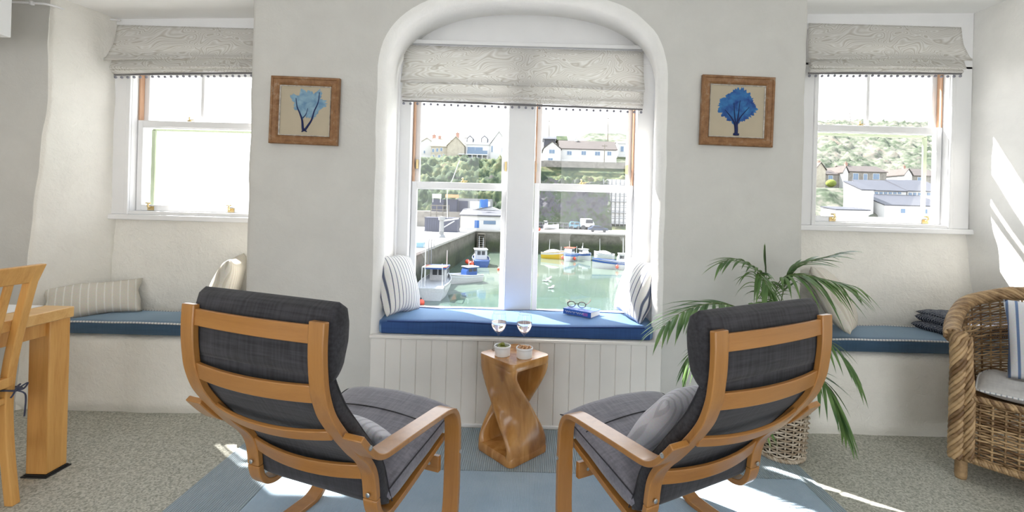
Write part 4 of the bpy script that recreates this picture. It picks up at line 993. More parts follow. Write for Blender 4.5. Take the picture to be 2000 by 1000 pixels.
def weave(mb, S, stakes, rows, r, amp, closed=False, jitter=0.0008, stake_r=None):
    du = 1/stakes
    for j in range(rows):
        v = (j+0.5)/rows; path = []
        n = 2*stakes + (0 if closed else 1)
        for k in range(n):
            u = k*du/2; p, nn = S(u, v)
            s = (1 if (k//2+j) % 2 == 0 else -1) if k % 2 == 0 else 0
            path.append(p + nn*(amp*s) + Vector((0, 0, random.uniform(-jitter, jitter))))
        mb.tube(path, r*random.uniform(0.85, 1.1), 5, closed=closed)
    for k in range(stakes + (0 if closed else 1)):
        mb.tube([S(k*du, v/8)[0] for v in range(9)], stake_r or r*0.9, 5)
def braid(mb, path, R, r, strands=4, turns=20, n=None, closed=False):
    P = resample(path, n or turns*7)
    T = []
    for i in range(len(P)): T.append((P[min(i+1, len(P)-1)] - P[max(i-1, 0)]).normalized())
    N = T[0].orthogonal().normalized(); frames = []
    for t in T:
        N = (N - t*N.dot(t)).normalized(); frames.append((N.copy(), t.cross(N)))
    for s in range(strands):
        pts = []
        for i, p in enumerate(P):
            a = 2*PI*(s/strands + turns*i/(len(P)-1)); pts.append(p + frames[i][0]*(R*math.cos(a)) + frames[i][1]*(R*math.sin(a)))
        mb.tube(pts, r, 6)
wk = thing('wicker_armchair', 'brown woven rattan tub armchair with rolled braided rim, cut off by the frame edge', 'armchair', (2.545, 2.186, 0), math.radians(-46.2))
plan = crom([Vector(p) for p in [(-.325, -.28, 0), (-.335, -.1, 0), (-.325, .07, 0), (-.28, .19, 0), (-.17, .255, 0), (0, .275, 0), (.17, .255, 0), (.28, .19, 0), (.325, .07, 0), (.335, -.1, 0), (.325, -.28, 0)]], 8)
PL = resample(plan, 241)
def rimz(u): s = min(u, 1-u); return interp([(0, .680), (0.05, .690), (0.12, .705), (0.2, .735), (0.3, .80), (0.4, .855), (0.5, .87)], s)
def shell(u, v):
    i = u*240; k = min(int(i), 239); p = PL[k].lerp(PL[k+1], i-k); t = (PL[k+1]-PL[k]).normalized(); n = Vector((t.y, -t.x, 0))
    fl = 0.035*v*v
    return Vector((p.x, p.y, lerp(0.115, rimz(u), v))) + n*(-fl), -n
mb = MB(); weave(mb, shell, 40, 54, 0.0052, 0.0075); mb.build('woven_back', W['rattan'], wk, smooth=True)
def frontp(u, v):
    x = lerp(-.30, .30, u); return Vector((x, -.285 - 0.02*(1-(x/.3)**2), lerp(0.12, 0.40, v))), Vector((0, -1, 0))
mb = MB(); weave(mb, frontp, 14, 23, 0.0054, 0.0085); mb.build('front_panel', W['rattan'], wk, smooth=True)
mb = MB(); braid(mb, [Vector((x, -.30 - 0.02*(1-(x/.3)**2), 0.405)) for x in [-.3+.6*k/20 for k in range(21)]], 0.008, 0.009, 3, 14); mb.build('seat_edge', W['rattan'], wk, smooth=True)
mb = MB(); rim = [shell(k/120, 1.0)[0] + Vector((0, 0, 0.0)) for k in range(121)]
braid(mb, rim, 0.026, 0.0095, 9, 9, 340); mb.tube(rim, 0.022, 8); mb.build('rim_braid', W['rattan'], wk, smooth=True)
for s in (-1, 1):
    mb = MB(); x = s*0.335
    braid(mb, [Vector((x*1.0, -.292, z)) for z in (0.10, 0.25, 0.4, 0.55)] + [Vector((x*1.01, -.288, 0.66)), Vector((x*1.0, -.262, 0.695))], 0.025, 0.0092, 9, 2.6, 110); mb.tube([(x, -.292, .10), (x, -.292, .55), (x*1.0, -.268, .69)], 0.021, 8)
    braid(mb, [Vector((s*0.293, -.300, z)) for z in (0.11, 0.25, 0.4)] + [Vector((s*0.305, -.285, 0.55)), Vector((s*0.31, -.26, 0.68))], 0.016, 0.0075, 6, 3.2, 110)
    mb.build('post_braid', W['rattan'], wk, smooth=True)
mb = MB(); base = [frontp(k/30, 0)[0]+Vector((0, -.012, -.008)) for k in range(31)]
loop = [Vector((p.x*1.02, p.y, 0.112)) for p in PL]
braid(mb, [Vector((-.345, -.275, .112))]+[Vector((p.x*1.08, p.y, .112)) for p in base]+[Vector((.345, -.275, .112))], 0.009, 0.0085, 3, 22, 200); braid(mb, loop, 0.009, 0.0085, 3, 40, 300); mb.build('base_braid', W['rattan'], wk, smooth=True)
for x, y in ((-.318, -.270), (.318, -.270), (-.24, .18), (.24, .18)):
    mb = MB(); mb.lathe([(0.0, 0), (0.021, 0.0), (0.023, 0.01)] + [(0.023 + (0.0022 if k % 2 else 0), 0.014+0.005*k) for k in range(19)] + [(0, .115)], 14, (x, y, 0)); mb.build('leg', W['rattan'], wk, smooth=True)
mb = MB(); mb.grid(lambda u, v: Vector((lerp(-.30, .30, u)*(1 if v < .6 else lerp(1, .75, (v-.6)/.4)), lerp(-.29, .235, v), 0.398)), 12, 10); o = mb.build('seat_deck', W['rattan'], wk)
WM = Matrix.Translation((2.545, 2.186, 0)) @ Matrix.Rotation(math.radians(-46.2), 4, 'Z')
# tufted seat cushion + striped pillow on the wicker chair
mb = MB()
for s in (-1, 1):
    def fn(a, b):
        u, v = 2*a-1, 2*b-1; e = max((1-u**4)*(1-v**4), 0)**0.5
        x = 0.275*u*(1-0.15*max(v, 0)**2); y = 0.235*v; tuft = sum(math.exp(-((x-tx)**2+(y-ty)**2)/0.0022) for tx in (-.13, 0.02, .15) for ty in (-.10, .08))
        return Vector((x, y, s*(0.034*e - 0.018*tuft*e) + 0.010*math.sin(3*u)*e))
    mb.grid(fn, 34, 30)
o = mb.build('seat_cushion_pad', W['greyfab'], smooth=True); o.matrix_world = WM @ Matrix.Translation((0, -0.05, 0.442))
tag(o, 'pale grey tufted seat cushion on the woven rattan armchair', 'cushion')
mb = MB(); mb.tube([(0.275*max(-1, min(1, 1.38*math.cos(a)))*(1-0.15*max(max(-1, min(1, 1.38*math.sin(a))), 0)**2), 0.235*max(-1, min(1, 1.38*math.sin(a))), 0.010*math.sin(3*max(-1, min(1, 1.38*math.cos(a))))*0) for a in [2*PI*k/90 for k in range(90)]], 0.005, 6, closed=True); mb.build('piping', W['rope'], o, smooth=True)
p = pillow('blue and white striped cushion propped in the woven rattan armchair', 0.40, 0.40, 0.14, WM @ Vector((0.015, 0.075, 0.655)), WM.to_3x3() @ Vector((1, 0.05, 0.03)), WM.to_3x3() @ Vector((0, -0.94, 0.34)), W['bluestripe'], seed=31)

# ================================================================== PALM IN BASKET
BX, BY = 1.352, 2.405
pl = thing('potted_palm', 'feathery green palm growing out of a woven willow basket', 'plant', (BX, BY, 0.006))
def bsk(u, v):
    a = 2*PI*u; r = 0.108 + 0.016*v; return Vector((r*math.cos(a), r*math.sin(a), 0.008+0.29*v)), Vector((math.cos(a), math.sin(a), 0))
mb = MB(); weave(mb, bsk, 20, 23, 0.0048, 0.009, True)
ringp = [Vector((0.124*math.cos(a), 0.124*math.sin(a), 0.30)) for a in [2*PI*k/48 for k in range(49)]]; braid(mb, ringp, 0.008, 0.007, 3, 24, 200)
ringp = [Vector((0.108*math.cos(a), 0.108*math.sin(a), 0.01)) for a in [2*PI*k/48 for k in range(49)]]; braid(mb, ringp, 0.006, 0.006, 3, 22, 190)
bk_ = mb.build('basket', W['rattan_light'], pl, smooth=True)
W['soil'] = plain('dark_soil', (0.03, 0.022, 0.015), 0.95, noise_amt=0.5, noise_scale=60, bump=0.8)
mb = MB(); mb.lathe([(0, 0.006), (0.100, 0.006), (0.112, 0.26), (0.06, 0.268), (0, 0.272)], 24); mb.build('soil', W['soil'], pl, smooth=True)
def leafmat(name, c1, c2):
    m, nt, b = M_(name); mp = coords(nt)
    n = nd(nt, 'ShaderNodeTexNoise', Scale=7.0, Detail=3.0); nt.links.new(mp.outputs[0], n.inputs['Vector'])
    r = ramp(nt, [(0.35, c1), (0.7, c2)]); nt.links.new(n.outputs['Fac'], r.inputs['Fac']); nt.links.new(r.outputs['Color'], b.inputs['Base Color']); b.inputs['Roughness'].default_value = 0.35
    tr = nd(nt, 'ShaderNodeBsdfTranslucent'); nt.links.new(r.outputs['Color'], tr.inputs[0]); mx = nd(nt, 'ShaderNodeMixShader'); mx.inputs[0].default_value = 0.3
    nt.links.new(b.outputs[0], mx.inputs[1]); nt.links.new(tr.outputs[0], mx.inputs[2]); nt.links.new(mx.outputs[0], nt.nodes['Material Output'].inputs['Surface']); return m
W['leaf'] = leafmat('palm_leaf', (0.06, 0.14, 0.045), (0.20, 0.33, 0.10)); W['stem'] = plain('palm_stem', (0.12, 0.17, 0.05), 0.5)
rl = random.Random(5)
LEAFN, LEAFL, LEAFW = 1.5, 1.15, 1.12
def blade(mb, p, d, L, w, droop, up=Vector((0, 0, 1))):
    side = d.cross(up)
    if side.length < 1e-3: side = Vector((1, 0, 0))
    side.normalize(); rows = []
    for k in range(8):
        s = k/7; q = p + d*(L*s) + Vector((0, 0, -droop*L*s*s)); ww = w*(0.25+0.75*math.sin(PI*min(0.12+s*0.88, 1))**0.7)*(1-s**4)
        nn = side.cross(d).normalized()
        rows.append((q - side*ww - nn*ww*0.35, q, q + side*ww - nn*ww*0.35))
    vs = [v for r in rows for v in r]; fs = []
    for k in range(7):
        a = 3*k; fs += [(a, a+1, a+4, a+3), (a+1, a+2, a+5, a+4)]
    mb.add(vs, fs)
def frond(pts, n, L, w, droop, start=0.25, spread=0.8, fwd=0.75, sides=(-1, 1)):
    path = crom(pts, 8); P = resample(path, 60); loc = Vector((BX, BY, 0.006))
    P = [p-loc for p in P]; mb = MB(); mb.tube(P, [lerp(0.0045, 0.0012, i/59) for i in range(60)], 6)
    o = mb.build('frond', W['stem'], pl, smooth=True)
    n = int(n*LEAFN); L *= LEAFL; w *= LEAFW; lm = MB()
    for k in range(n):
        t = lerp(start, 0.985, k/(n-1)); i = min(int(t*59), 58); p = P[i]; tg = (P[i+1]-P[i]).normalized(); sd = tg.cross(Vector((0, 0, 1)))
        if sd.length < 0.1: sd = Vector((1, 0, 0))
        sd.normalize()
        for s in sides:
            f = (1-0.45*abs(2*(t-start)/(1-start)-0.9))*rl.uniform(0.85, 1.1)
            d = (sd*s*spread*rl.uniform(0.8, 1.15)*(1-0.5*max(t-0.7, 0)/0.3) + tg*fwd + Vector((0, 0, rl.uniform(-.05, .18)))).normalized()
            blade(lm, p, d, L*f, w*rl.uniform(0.8, 1.15), droop*rl.uniform(0.7, 1.3))
    lm.build('leaflets', W['leaf'], o, smooth=True)
base = Vector((BX, BY, 0.27))
A_ = lambda px, py, y: at(px, py, y)
def fr(pxs, *a, **k): frond([base + Vector((rl.uniform(-.03, .03), rl.uniform(-.03, .03), 0))] + [A_(*q) for q in pxs], *a, **k)
fr([(1497, 690, 2.40), (1455, 612, 2.36), (1400, 592, 2.30), (1335, 608, 2.24), (1292, 640, 2.20)], 13, 0.22, 0.0085, 0.35, start=0.48)
fr([(1508, 660, 2.42), (1502, 560, 2.36), (1475, 523, 2.34), (1436, 505, 2.32), (1405, 515, 2.30)], 9, 0.17, 0.0075, 0.45, start=0.66)
fr([(1515, 650, 2.40), (1518, 560, 2.36), (1550, 535, 2.30), (1610, 545, 2.24), (1672, 560, 2.20)], 15, 0.21, 0.0085, 0.75, start=0.56)
fr([(1520, 640, 2.44), (1532, 560, 2.40), (1552, 522, 2.38), (1590, 508, 2.36), (1650, 492, 2.32)], 9, 0.17, 0.011, 0.30, start=0.62, spread=0.9)
fr([(1512, 700, 2.44), (1500, 600, 2.40), (1480, 545, 2.34), (1482, 533, 2.30), (1500, 560, 2.22)], 9, 0.16, 0.009, 0.9, start=0.62)
fr([(1540, 700, 2.42), (1590, 660, 2.36), (1625, 672, 2.30), (1658, 712, 2.27), (1676, 742, 2.25)], 9, 0.16, 0.0075, 0.5, start=0.48)
fr([(1545, 740, 2.42), (1585, 725, 2.34), (1612, 748, 2.28), (1636, 790, 2.26), (1650, 836, 2.25)], 10, 0.19, 0.008, 0.5, start=0.42)
fr([(1500, 720, 2.36), (1440, 680, 2.30), (1390, 668, 2.30), (1350, 690, 2.31), (1336, 720, 2.31)], 9, 0.15, 0.0075, 0.6, start=0.5)
fr([(1506, 700, 2.38), (1490, 630, 2.32), (1470, 600, 2.26), (1485, 590, 2.2), (1512, 600, 2.16)], 8, 0.15, 0.014, 0.5, start=0.5)
fr([(1512, 650, 2.38), (1500, 570, 2.38), (1496, 525, 2.38), (1494, 492, 2.38)], 4, 0.09, 0.006, 0.02, start=0.86, spread=0.08, fwd=1.0)
fr([(1505, 760, 2.34), (1470, 770, 2.26), (1480, 800, 2.24), (1497, 830, 2.24)], 6, 0.12, 0.007, 0.5, start=0.55)
# ================================================================== HARBOUR OUTSIDE
ZQ, ZWAT = -2.98, -6.75
X = {}
DIM = 0.72
_plain = plain
def plain(n, c, *a, **k): return _plain(n, tuple(v*DIM for v in c), *a, **k)
X['render'] = plain('white_render', (0.66, 0.66, 0.65), 0.85, noise_amt=0.03, noise_scale=0.6)
X['cream'] = plain('cream_stone', (0.48, 0.44, 0.36), 0.9, noise_amt=0.15, noise_scale=1.2)
X['grey'] = plain('grey_stone', (0.25, 0.235, 0.21), 0.9, noise_amt=0.25, noise_scale=1.5)
X['slate'] = plain('slate_roof', (0.060, 0.064, 0.082), 0.6, noise_amt=0.12, noise_scale=1.0)
X['tile'] = plain('brown_roof', (0.085, 0.070, 0.064), 0.8, noise_amt=0.15, noise_scale=1.0)
X['brick'] = plain('brick_chimney', (0.42, 0.25, 0.20), 0.9)
X['navy'] = plain('navy_steel', (0.035, 0.045, 0.09), 0.6, noise_amt=0.1, noise_scale=1)
X['pane'] = plain('dark_pane', (0.14, 0.22, 0.33), 0.1)
X['wood'] = plain('weathered_timber', (0.2, 0.18, 0.145), 0.9)
X['concrete'] = plain('quay_concrete', (0.40, 0.385, 0.36), 0.9, noise_amt=0.1, noise_scale=0.5)
X['white'] = plain('white_gelcoat', (0.62, 0.63, 0.64), 0.35)
X['bwhite'] = plain('grey_white_hull', (0.58, 0.60, 0.63), 0.4)
X['bblue'] = plain('blue_hull', (0.03, 0.09, 0.30), 0.4)
X['sky'] = plain('sky_blue_paint', (0.02, 0.13, 0.42), 0.4)
X['yellow'] = plain('yellow_hull', (0.70, 0.46, 0.02), 0.4)
X['red'] = plain('orange_red', (0.75, 0.10, 0.05), 0.5)
X['dark'] = plain('dark_fittings', (0.04, 0.045, 0.055), 0.5)
X['steel'] = plain('galvanised', (0.27, 0.28, 0.29), 0.5)
X['camper'] = plain('pale_blue_van', (0.16, 0.33, 0.44), 0.3)
X['car'] = plain('dark_blue_car', (0.04, 0.06, 0.11), 0.25)
X['field'] = plain('green_field', (0.19, 0.25, 0.07), 0.9, noise_amt=0.15, noise_scale=0.2)
X['hedge'] = plain('yellow_green_hedge', (0.18, 0.22, 0.03), 0.9, noise_amt=0.3, noise_scale=3)
def veg(name, cols, sc):
    m, nt, b = M_(name); mp = coords(nt)
    n = nd(nt, 'ShaderNodeTexNoise', Scale=sc, Detail=7.0, Roughness=0.7); nt.links.new(mp.outputs[0], n.inputs['Vector'])
    n2 = nd(nt, 'ShaderNodeTexNoise', Scale=sc*8, Detail=4.0); nt.links.new(mp.outputs[0], n2.inputs['Vector'])
    a = nd(nt, 'ShaderNodeMath', operation='MULTIPLY_ADD'); a.inputs[1].default_value = 0.4; nt.links.new(n2.outputs['Fac'], a.inputs[0]); s = nd(nt, 'ShaderNodeMath', operation='SUBTRACT'); s.inputs[1].default_value = 0.2
    nt.links.new(n.outputs['Fac'], a.inputs[2]); nt.links.new(a.outputs[0], s.inputs[0])
    r = ramp(nt, [(0.28+0.44*i/(len(cols)-1), tuple(q*DIM for q in c)) for i, c in enumerate(cols)]); nt.links.new(s.outputs[0], r.inputs['Fac']); nt.links.new(r.outputs['Color'], b.inputs['Base Color']); b.inputs['Roughness'].default_value = 0.95; b.inputs['Specular IOR Level'].default_value = 0.1; return m
X['scrub'] = veg('hillside_scrub', [(0.055, 0.055, 0.05), (0.04, 0.062, 0.042), (0.075, 0.105, 0.06), (0.13, 0.145, 0.075), (0.17, 0.15, 0.11)], 0.16)
X['scrub2'] = veg('far_hill_scrub', [(0.06, 0.07, 0.055), (0.075, 0.10, 0.065), (0.14, 0.155, 0.12), (0.22, 0.21, 0.18), (0.19, 0.155, 0.12)], 0.09)
X['cliff'] = veg('cliff_scrub', [(0.08, 0.08, 0.09), (0.15, 0.14, 0.155), (0.09, 0.125, 0.065), (0.24, 0.22, 0.225)], 0.3)
def lump(x, y, s):
    d = noise.voronoi(Vector((x*s, y*s, 0.3)))[0]; return max(0.0, 1.0 - d[0]*1.3)
# harbour water
def water_mat():
    m, nt, b = M_('harbour_water'); mp = coords(nt, (1, 0.45, 1))
    n = nd(nt, 'ShaderNodeTexNoise', Scale=1.6, Detail=5.0); nt.links.new(mp.outputs[0], n.inputs['Vector'])
    n2 = nd(nt, 'ShaderNodeTexNoise', Scale=0.07, Detail=3.0); nt.links.new(mp.outputs[0], n2.inputs['Vector'])
    r = ramp(nt, [(0.35, (0.060, 0.093, 0.075)), (0.7, (0.126, 0.153, 0.120))]); nt.links.new(n2.outputs['Fac'], r.inputs['Fac']); nt.links.new(r.outputs['Color'], b.inputs['Base Color'])
    b.inputs['Roughness'].default_value = 0.06; bp = nd(nt, 'ShaderNodeBump', Strength=0.12, Distance=0.05); nt.links.new(n.outputs['Fac'], bp.inputs['Height']); nt.links.new(bp.outputs['Normal'], b.inputs['Normal']); return m
mb = MB(); mb.grid(lambda u, v: (lerp(-9.6, 60, u), lerp(14, 82, v), ZWAT), 2, 2); st(mb.build('harbour_water', water_mat()))
# quay walls: masonry with weed towards the tide line
def quay_mat():
    m, nt, b = M_('quay_masonry'); mp = coords(nt)
    n = nd(nt, 'ShaderNodeTexNoise', Scale=0.7, Detail=8.0, Roughness=0.75); nt.links.new(mp.outputs[0], n.inputs['Vector'])
    r = ramp(nt, [(0.3, (0.054, 0.048, 0.036)), (0.5, (0.102, 0.096, 0.078)), (0.7, (0.144, 0.135, 0.114))]); nt.links.new(n.outputs['Fac'], r.inputs['Fac'])
    g = ramp(nt, [(0.3, (0.021, 0.025, 0.021)), (0.7, (0.042, 0.057, 0.018))]); nt.links.new(n.outputs['Fac'], g.inputs['Fac'])
    sp = nd(nt, 'ShaderNodeSeparateXYZ'); nt.links.new(mp.outputs[0], sp.inputs[0])
    h = nd(nt, 'ShaderNodeMapRange'); h.inputs['From Min'].default_value = -5.2; h.inputs['From Max'].default_value = -4.2; nt.links.new(sp.outputs[2], h.inputs['Value'])
    mx = nd(nt, 'ShaderNodeMixRGB'); nt.links.new(h.outputs[0], mx.inputs[0]); nt.links.new(g.outputs['Color'], mx.inputs[1]); nt.links.new(r.outputs['Color'], mx.inputs[2]); nt.links.new(mx.outputs[0], b.inputs['Base Color'])
    b.inputs['Roughness'].default_value = 0.9; bp = nd(nt, 'ShaderNodeBump', Strength=0.8, Distance=0.2); nt.links.new(n.outputs['Fac'], bp.inputs['Height']); nt.links.new(bp.outputs['Normal'], b.inputs['Normal']); return m
X['quay'] = quay_mat()
mb = MB(); mb.span(-60, 62, 81.0, 96, -8, ZQ-0.25); st(mb.build('quay_wall', X['quay']))
mb = MB(); mb.hexa([(-60, 12, -8), (-10.2, 12, -8), (-9.0, 81.2, -8), (-60, 81.2, -8), (-60, 12, ZQ-0.25), (-10.2, 12, ZQ-0.25), (-9.0, 81.2, ZQ-0.25), (-60, 81.2, ZQ-0.25)]); st(mb.build('quay_wall.001', X['quay']))
mb = MB(); mb.span(-60, 62, 80.9, 97, ZQ-0.25, ZQ); mb.hexa([(-60, 12, ZQ-0.25), (-10.1, 12, ZQ-0.25), (-8.9, 81, ZQ-0.25), (-60, 81, ZQ-0.25), (-60, 12, ZQ+0.001), (-10.1, 12, ZQ+0.001), (-8.9, 81, ZQ+0.001), (-60, 81, ZQ+0.001)]); st(mb.build('quay_pavement', X['concrete']))
# ladder / steps in the quay corner
mb = MB(); a, b_ = at(922, 456, 80.7), at(935, 500, 80.7)
for k in range(12): mb.span(a.x+1.0, b_.x+1.0, 80.2-0.0*k, 80.9, lerp(b_.z, a.z, k/11)-0.12, lerp(b_.z, a.z, k/11))
for x in (a.x+1.0, b_.x+1.0): mb.span(x-0.08, x+0.08, 80.3, 80.95, b_.z, a.z)
tag(mb.build('quay_steps', X['wood']), 'ladder of timber steps in the corner of the harbour wall', 'steps')
# hillside behind the quay
HX = lambda x, y: interp([(88, ZQ-0.4), (93, -2.2), (97, 1.0), (104, 7.0), (110, 11.6), (114, 12.8), (140, 13.2)], y - (6.5 if 2 < x < 40 else 0))
def hillfn(u, v):
    x, y = lerp(-48, 46, u), lerp(88, 140, v**1.15); z = HX(x, y); k = 1 if 93 < y < 112.5 else (0.0 if y < 91 or y > 114.5 or (x > 1 and y < 101) else 0.3)
    k = 0.0 if (x > 1 and y < 100) else k
    l = lump(x, y, 0.45); return Vector((x, y - 0.8*l*k, z + k*(1.1*l + 1.0*lump(x+50, y, 1.15) + 0.8*noise.noise(Vector((x*0.15, y*0.15, 2))) + 0.25*noise.noise(Vector((x*1.3, y*1.3, 5))))))
mb = MB(); mb.grid(hillfn, 230, 110); tag(mb.build('hillside_shrubbery', X['scrub'], smooth=True), 'bushy slope rising behind the harbour quay', 'shrubbery', kind='stuff')
mb = MB()
def clifffn(u, v):
    x, y = lerp(2, 17.5, u), lerp(96.3, 101.5, v); z = interp([(0, ZQ), (0.5, 2.5), (1, 7.2)], v); return Vector((x, y - 1.2 + 0.9*noise.noise(Vector((x*0.4, z*0.35, 1))) - 0.6*lump(x, z, 0.5) - 0.5*lump(x, z, 1.3), z + v*(1.2*noise.noise(Vector((x*0.5, 3, 1))) + 0.5*lump(x, 2, 0.9))))
mb.grid(clifffn, 60, 40); tag(mb.build('cliff_foliage', X['cliff'], smooth=True), 'dark scrubby cliff behind the parked vans', 'shrubbery', kind='stuff')
# far hill behind the bungalow
def far1(u, v):
    x, y = lerp(3, 60, u), lerp(142, 185, v); t = min(max((x-3)/20, 0), 1); z = 13 + (15.0*t + 3.5)*v**0.8 + 0.7*lump(x, y, 0.3); return Vector((x, y, z))
mb = MB(); mb.grid(far1, 70, 40); tag(mb.build('distant_hill', X['scrub2'], smooth=True), 'brown green hill on the skyline behind the white bungalow', 'hill', kind='stuff')
mb = MB(); p = [at(1160, 283, 139), at(1225, 281, 139), at(1225, 275, 150), at(1160, 278, 150)]; mb.add(p, [(0, 1, 2, 3)]); mb.build('field_grass', X['field']); tag(bpy.data.objects['field_grass'], 'bright green strip of field above the bungalow roof', 'grass', kind='stuff')
# hill of the right hand window
def far2(u, v):
    x = lerp(50, 300, u); y = lerp(104, 235, v**1.1)
    z = interp([(104, 0.2), (112, 3.0), (119, 8.2), (134, 9.2), (140, 11), (165, 23), (195, 36), (222, 45.5), (235, 46)], y + 0.02*(x-100))
    k = 1 if y > 139 else (0.55 if 106 < y < 117 else 0.1); l = lump(x, y, 0.28)
    return Vector((x, y - 1.0*l*k, z + k*(1.7*l + 1.3*lump(x, y+30, 0.75) + 1.2*noise.noise(Vector((x*0.08, y*0.08, 7))) + 0.5*noise.noise(Vector((x*0.7, y*0.7, 3))))))
mb = MB(); mb.grid(far2, 230, 150); tag(mb.build('hillside_shrubbery', X['scrub2'], smooth=True), 'grey green wooded hillside above the stone cottages', 'shrubbery', kind='stuff')
# bare tree on the skyline
bt = at(1661, 240, 218); mb = MB(); rb = random.Random(2)
def twig(p, d, L, r, n):
    q = p + d*L; mb.tube([p, (p+q)/2 + Vector((rb.uniform(-.1, .1), 0, 0))*L*0.3, q], [r, r*0.8, r*0.6], 4)
    if n:
        for k in range(3 if n > 1 else 4):
            a = rb.uniform(-1, 1); twig(q, (d + Vector((a*0.9, rb.uniform(-.5, .5), rb.uniform(-.05, .3)))).normalized(), L*0.66, r*0.55, n-1)
twig(Vector((bt.x, bt.y, bt.z-2.5)), Vector((0, 0, 1)), 4.0, 0.22, 4)
tag(mb.build('bare_tree', X['wood']), 'bare branched tree on the skyline above the cottages', 'tree')
# ---------------------------------------------------------------- houses
def house(name, label, x0p, x1p, ybp, yep, yrp, d, depth, wall, roof, wins=(), chim=(), gable_front=False, group=None, extra=None):
    """a pitched-roof house whose front wall stands at depth d"""
    a, b = at(x0p, ybp, d), at(x1p, ybp, d); z0 = min(a.z, b.z)-0.6; xm = (x0p+x1p)/2; ze = at(xm, yep, d).z; x0, x1 = a.x, b.x; dr = d if gable_front else d+depth/2; zr = at(xm, yrp, dr).z
    t = thing(name, label, 'house', ((x0+x1)/2, d, z0), 0, group); cx = (x0+x1)/2; h = ze-z0; hr = zr-z0; hw = (x1-x0)/2
    mb = MB()
    if gable_front: mb.prism([(-hw, 0, 0), (hw, 0, 0), (hw, 0, h), (0, 0, hr), (-hw, 0, h)], (0, depth, 0))
    else: mb.prism([(-hw, 0, 0), (-hw, depth, 0), (-hw, depth, h), (-hw, depth/2, hr), (-hw, 0, h)], (2*hw, 0, 0))
    mb.build('wall', wall, t)
    mb = MB(); o_ = 0.25
    if gable_front:
        for s in (-1, 1): mb.prism([(0, -o_, hr+0.02), (s*(hw+o_), -o_, h-0.1), (s*(hw+o_), -o_, h+0.10), (0, -o_, hr+0.22)], (0, depth+2*o_, 0))
    else:
        for s, y in ((-1, 0), (1, depth)): mb.prism([(-hw-o_, depth/2, hr+0.02), (-hw-o_, y+s*o_, h-0.08), (-hw-o_, y+s*o_, h+0.12), (-hw-o_, depth/2, hr+0.22)], (2*(hw+o_), 0, 0))
    mb.build('roof', roof, t)
    for (wx, wy, ww, wh) in wins:
        c = at(wx, wy, d); w_, h_ = ww/900*d, wh/900*d; lx, lz = c.x-cx, c.z-z0
        mb = MB(); mb.span(lx-w_/2-0.08, lx+w_/2+0.08, -0.06, 0.02, lz-h_/2-0.08, lz+h_/2+0.08); f = mb.build('window', X['white'], t)
        mb = MB(); n = 2 if w_ > 0.9 else 1
        for k in range(n): mb.span(lx-w_/2+w_*k/n+0.03, lx-w_/2+w_*(k+1)/n-0.03, -0.09, -0.05, lz-h_/2, lz+h_/2)
        mb.build('pane', X['pane'], f)
    for (px, pt, pb, pw, mt) in chim:
        dd = d+depth/2 if not gable_front else d+depth*0.3; c = at(px, pt, dd); c2 = at(px, pb, dd); w_ = pw/900*dd
        mb = MB(); mb.span(c.x-cx-w_/2, c.x-cx+w_/2, depth*0.5-0.35, depth*0.5+0.35, c2.z-z0-0.8, c.z-z0); mb.span(c.x-cx-w_/2-.06, c.x-cx+w_/2+.06, depth*0.5-0.42, depth*0.5+0.42, c.z-z0-0.18, c.z-z0-0.05); ch_ = mb.build('chimney', mt, t)
        mb = MB(); mb.lathe([(0.13, 0), (0.13, 0.4), (0.0, 0.4)], 8, (c.x-cx, depth*0.5, c.z-z0)); mb.build('chimney_pot', X['brick'], ch_)
    return t, cx, z0
HB = 119.0
house('clifftop_house', 'pale gabled house leftmost on the clifftop behind the harbour', 816, 850, 313, 281, 270, HB+4, 7, X['render'], X['cream'], [(829, 297, 3, 5)], [(829, 271, 276, 5, X['brick']), (846, 262, 270, 6, X['brick'])], True)
t, cx, z0 = house('clifftop_house', 'cream stone terrace house with brick chimneys on the clifftop', 841, 873, 313, 286, 272, HB, 8, X['cream'], X['cream'], [(846, 294, 4, 6), (854, 293, 4, 6), (862, 292, 4, 6), (846, 306, 5, 6), (858, 306, 5, 6), (867, 305, 3, 7)], [(859, 266, 274, 5, X['brick'])])
house('clifftop_house', 'cream stone gable house with a tall brick chimney on the clifftop', 873, 906, 314, 285, 267, HB-1, 8, X['cream'], X['cream'], [], [(892, 258, 272, 6, X['brick'])], True)
t, cx, z0 = house('clifftop_house', 'white house with two slate dormers and a glazed balcony on the clifftop', 909, 957, 316, 282, 268, HB, 8, X['render'], X['white'], [(928, 292, 30, 9), (918, 306, 8, 6), (935, 307, 6, 7)], [])
for px in (919, 947):
    c = at(px, 272, HB+1.5); mb = MB(); lx, ly, lz = c.x-cx, 1.5, c.z-z0
    mb.prism([(lx-0.9, ly-1.0, lz-1.1), (lx+0.9, ly-1.0, lz-1.1), (lx+0.9, ly-1.0, lz+0.1), (lx, ly-1.0, lz+0.9), (lx-0.9, ly-1.0, lz+0.1)], (0, 3, 0)); o = mb.build('dormer', X['slate'], t)
    mb = MB(); mb.prism([(lx-0.7, ly-1.05, lz-1.0), (lx+0.7, ly-1.05, lz-1.0), (lx+0.7, ly-1.05, lz), (lx, ly-1.05, lz+0.6), (lx-0.7, ly-1.05, lz)], (0, 0.04, 0)); f = mb.build('dormer_front', X['white'], o)
c1, c2 = at(896, 301, HB-1.5), at(952, 301, HB-1.5)
mb = MB(); mb.span(c1.x-cx, c2.x-cx, -2, 0, c1.z-z0-0.15, c1.z-z0+0.1)
for k in range(5): x = lerp(c1.x, c2.x, 0.3+0.7*k/4)-cx; mb.span(x-0.08, x+0.08, -1.95, -1.8, 0, c1.z-z0)
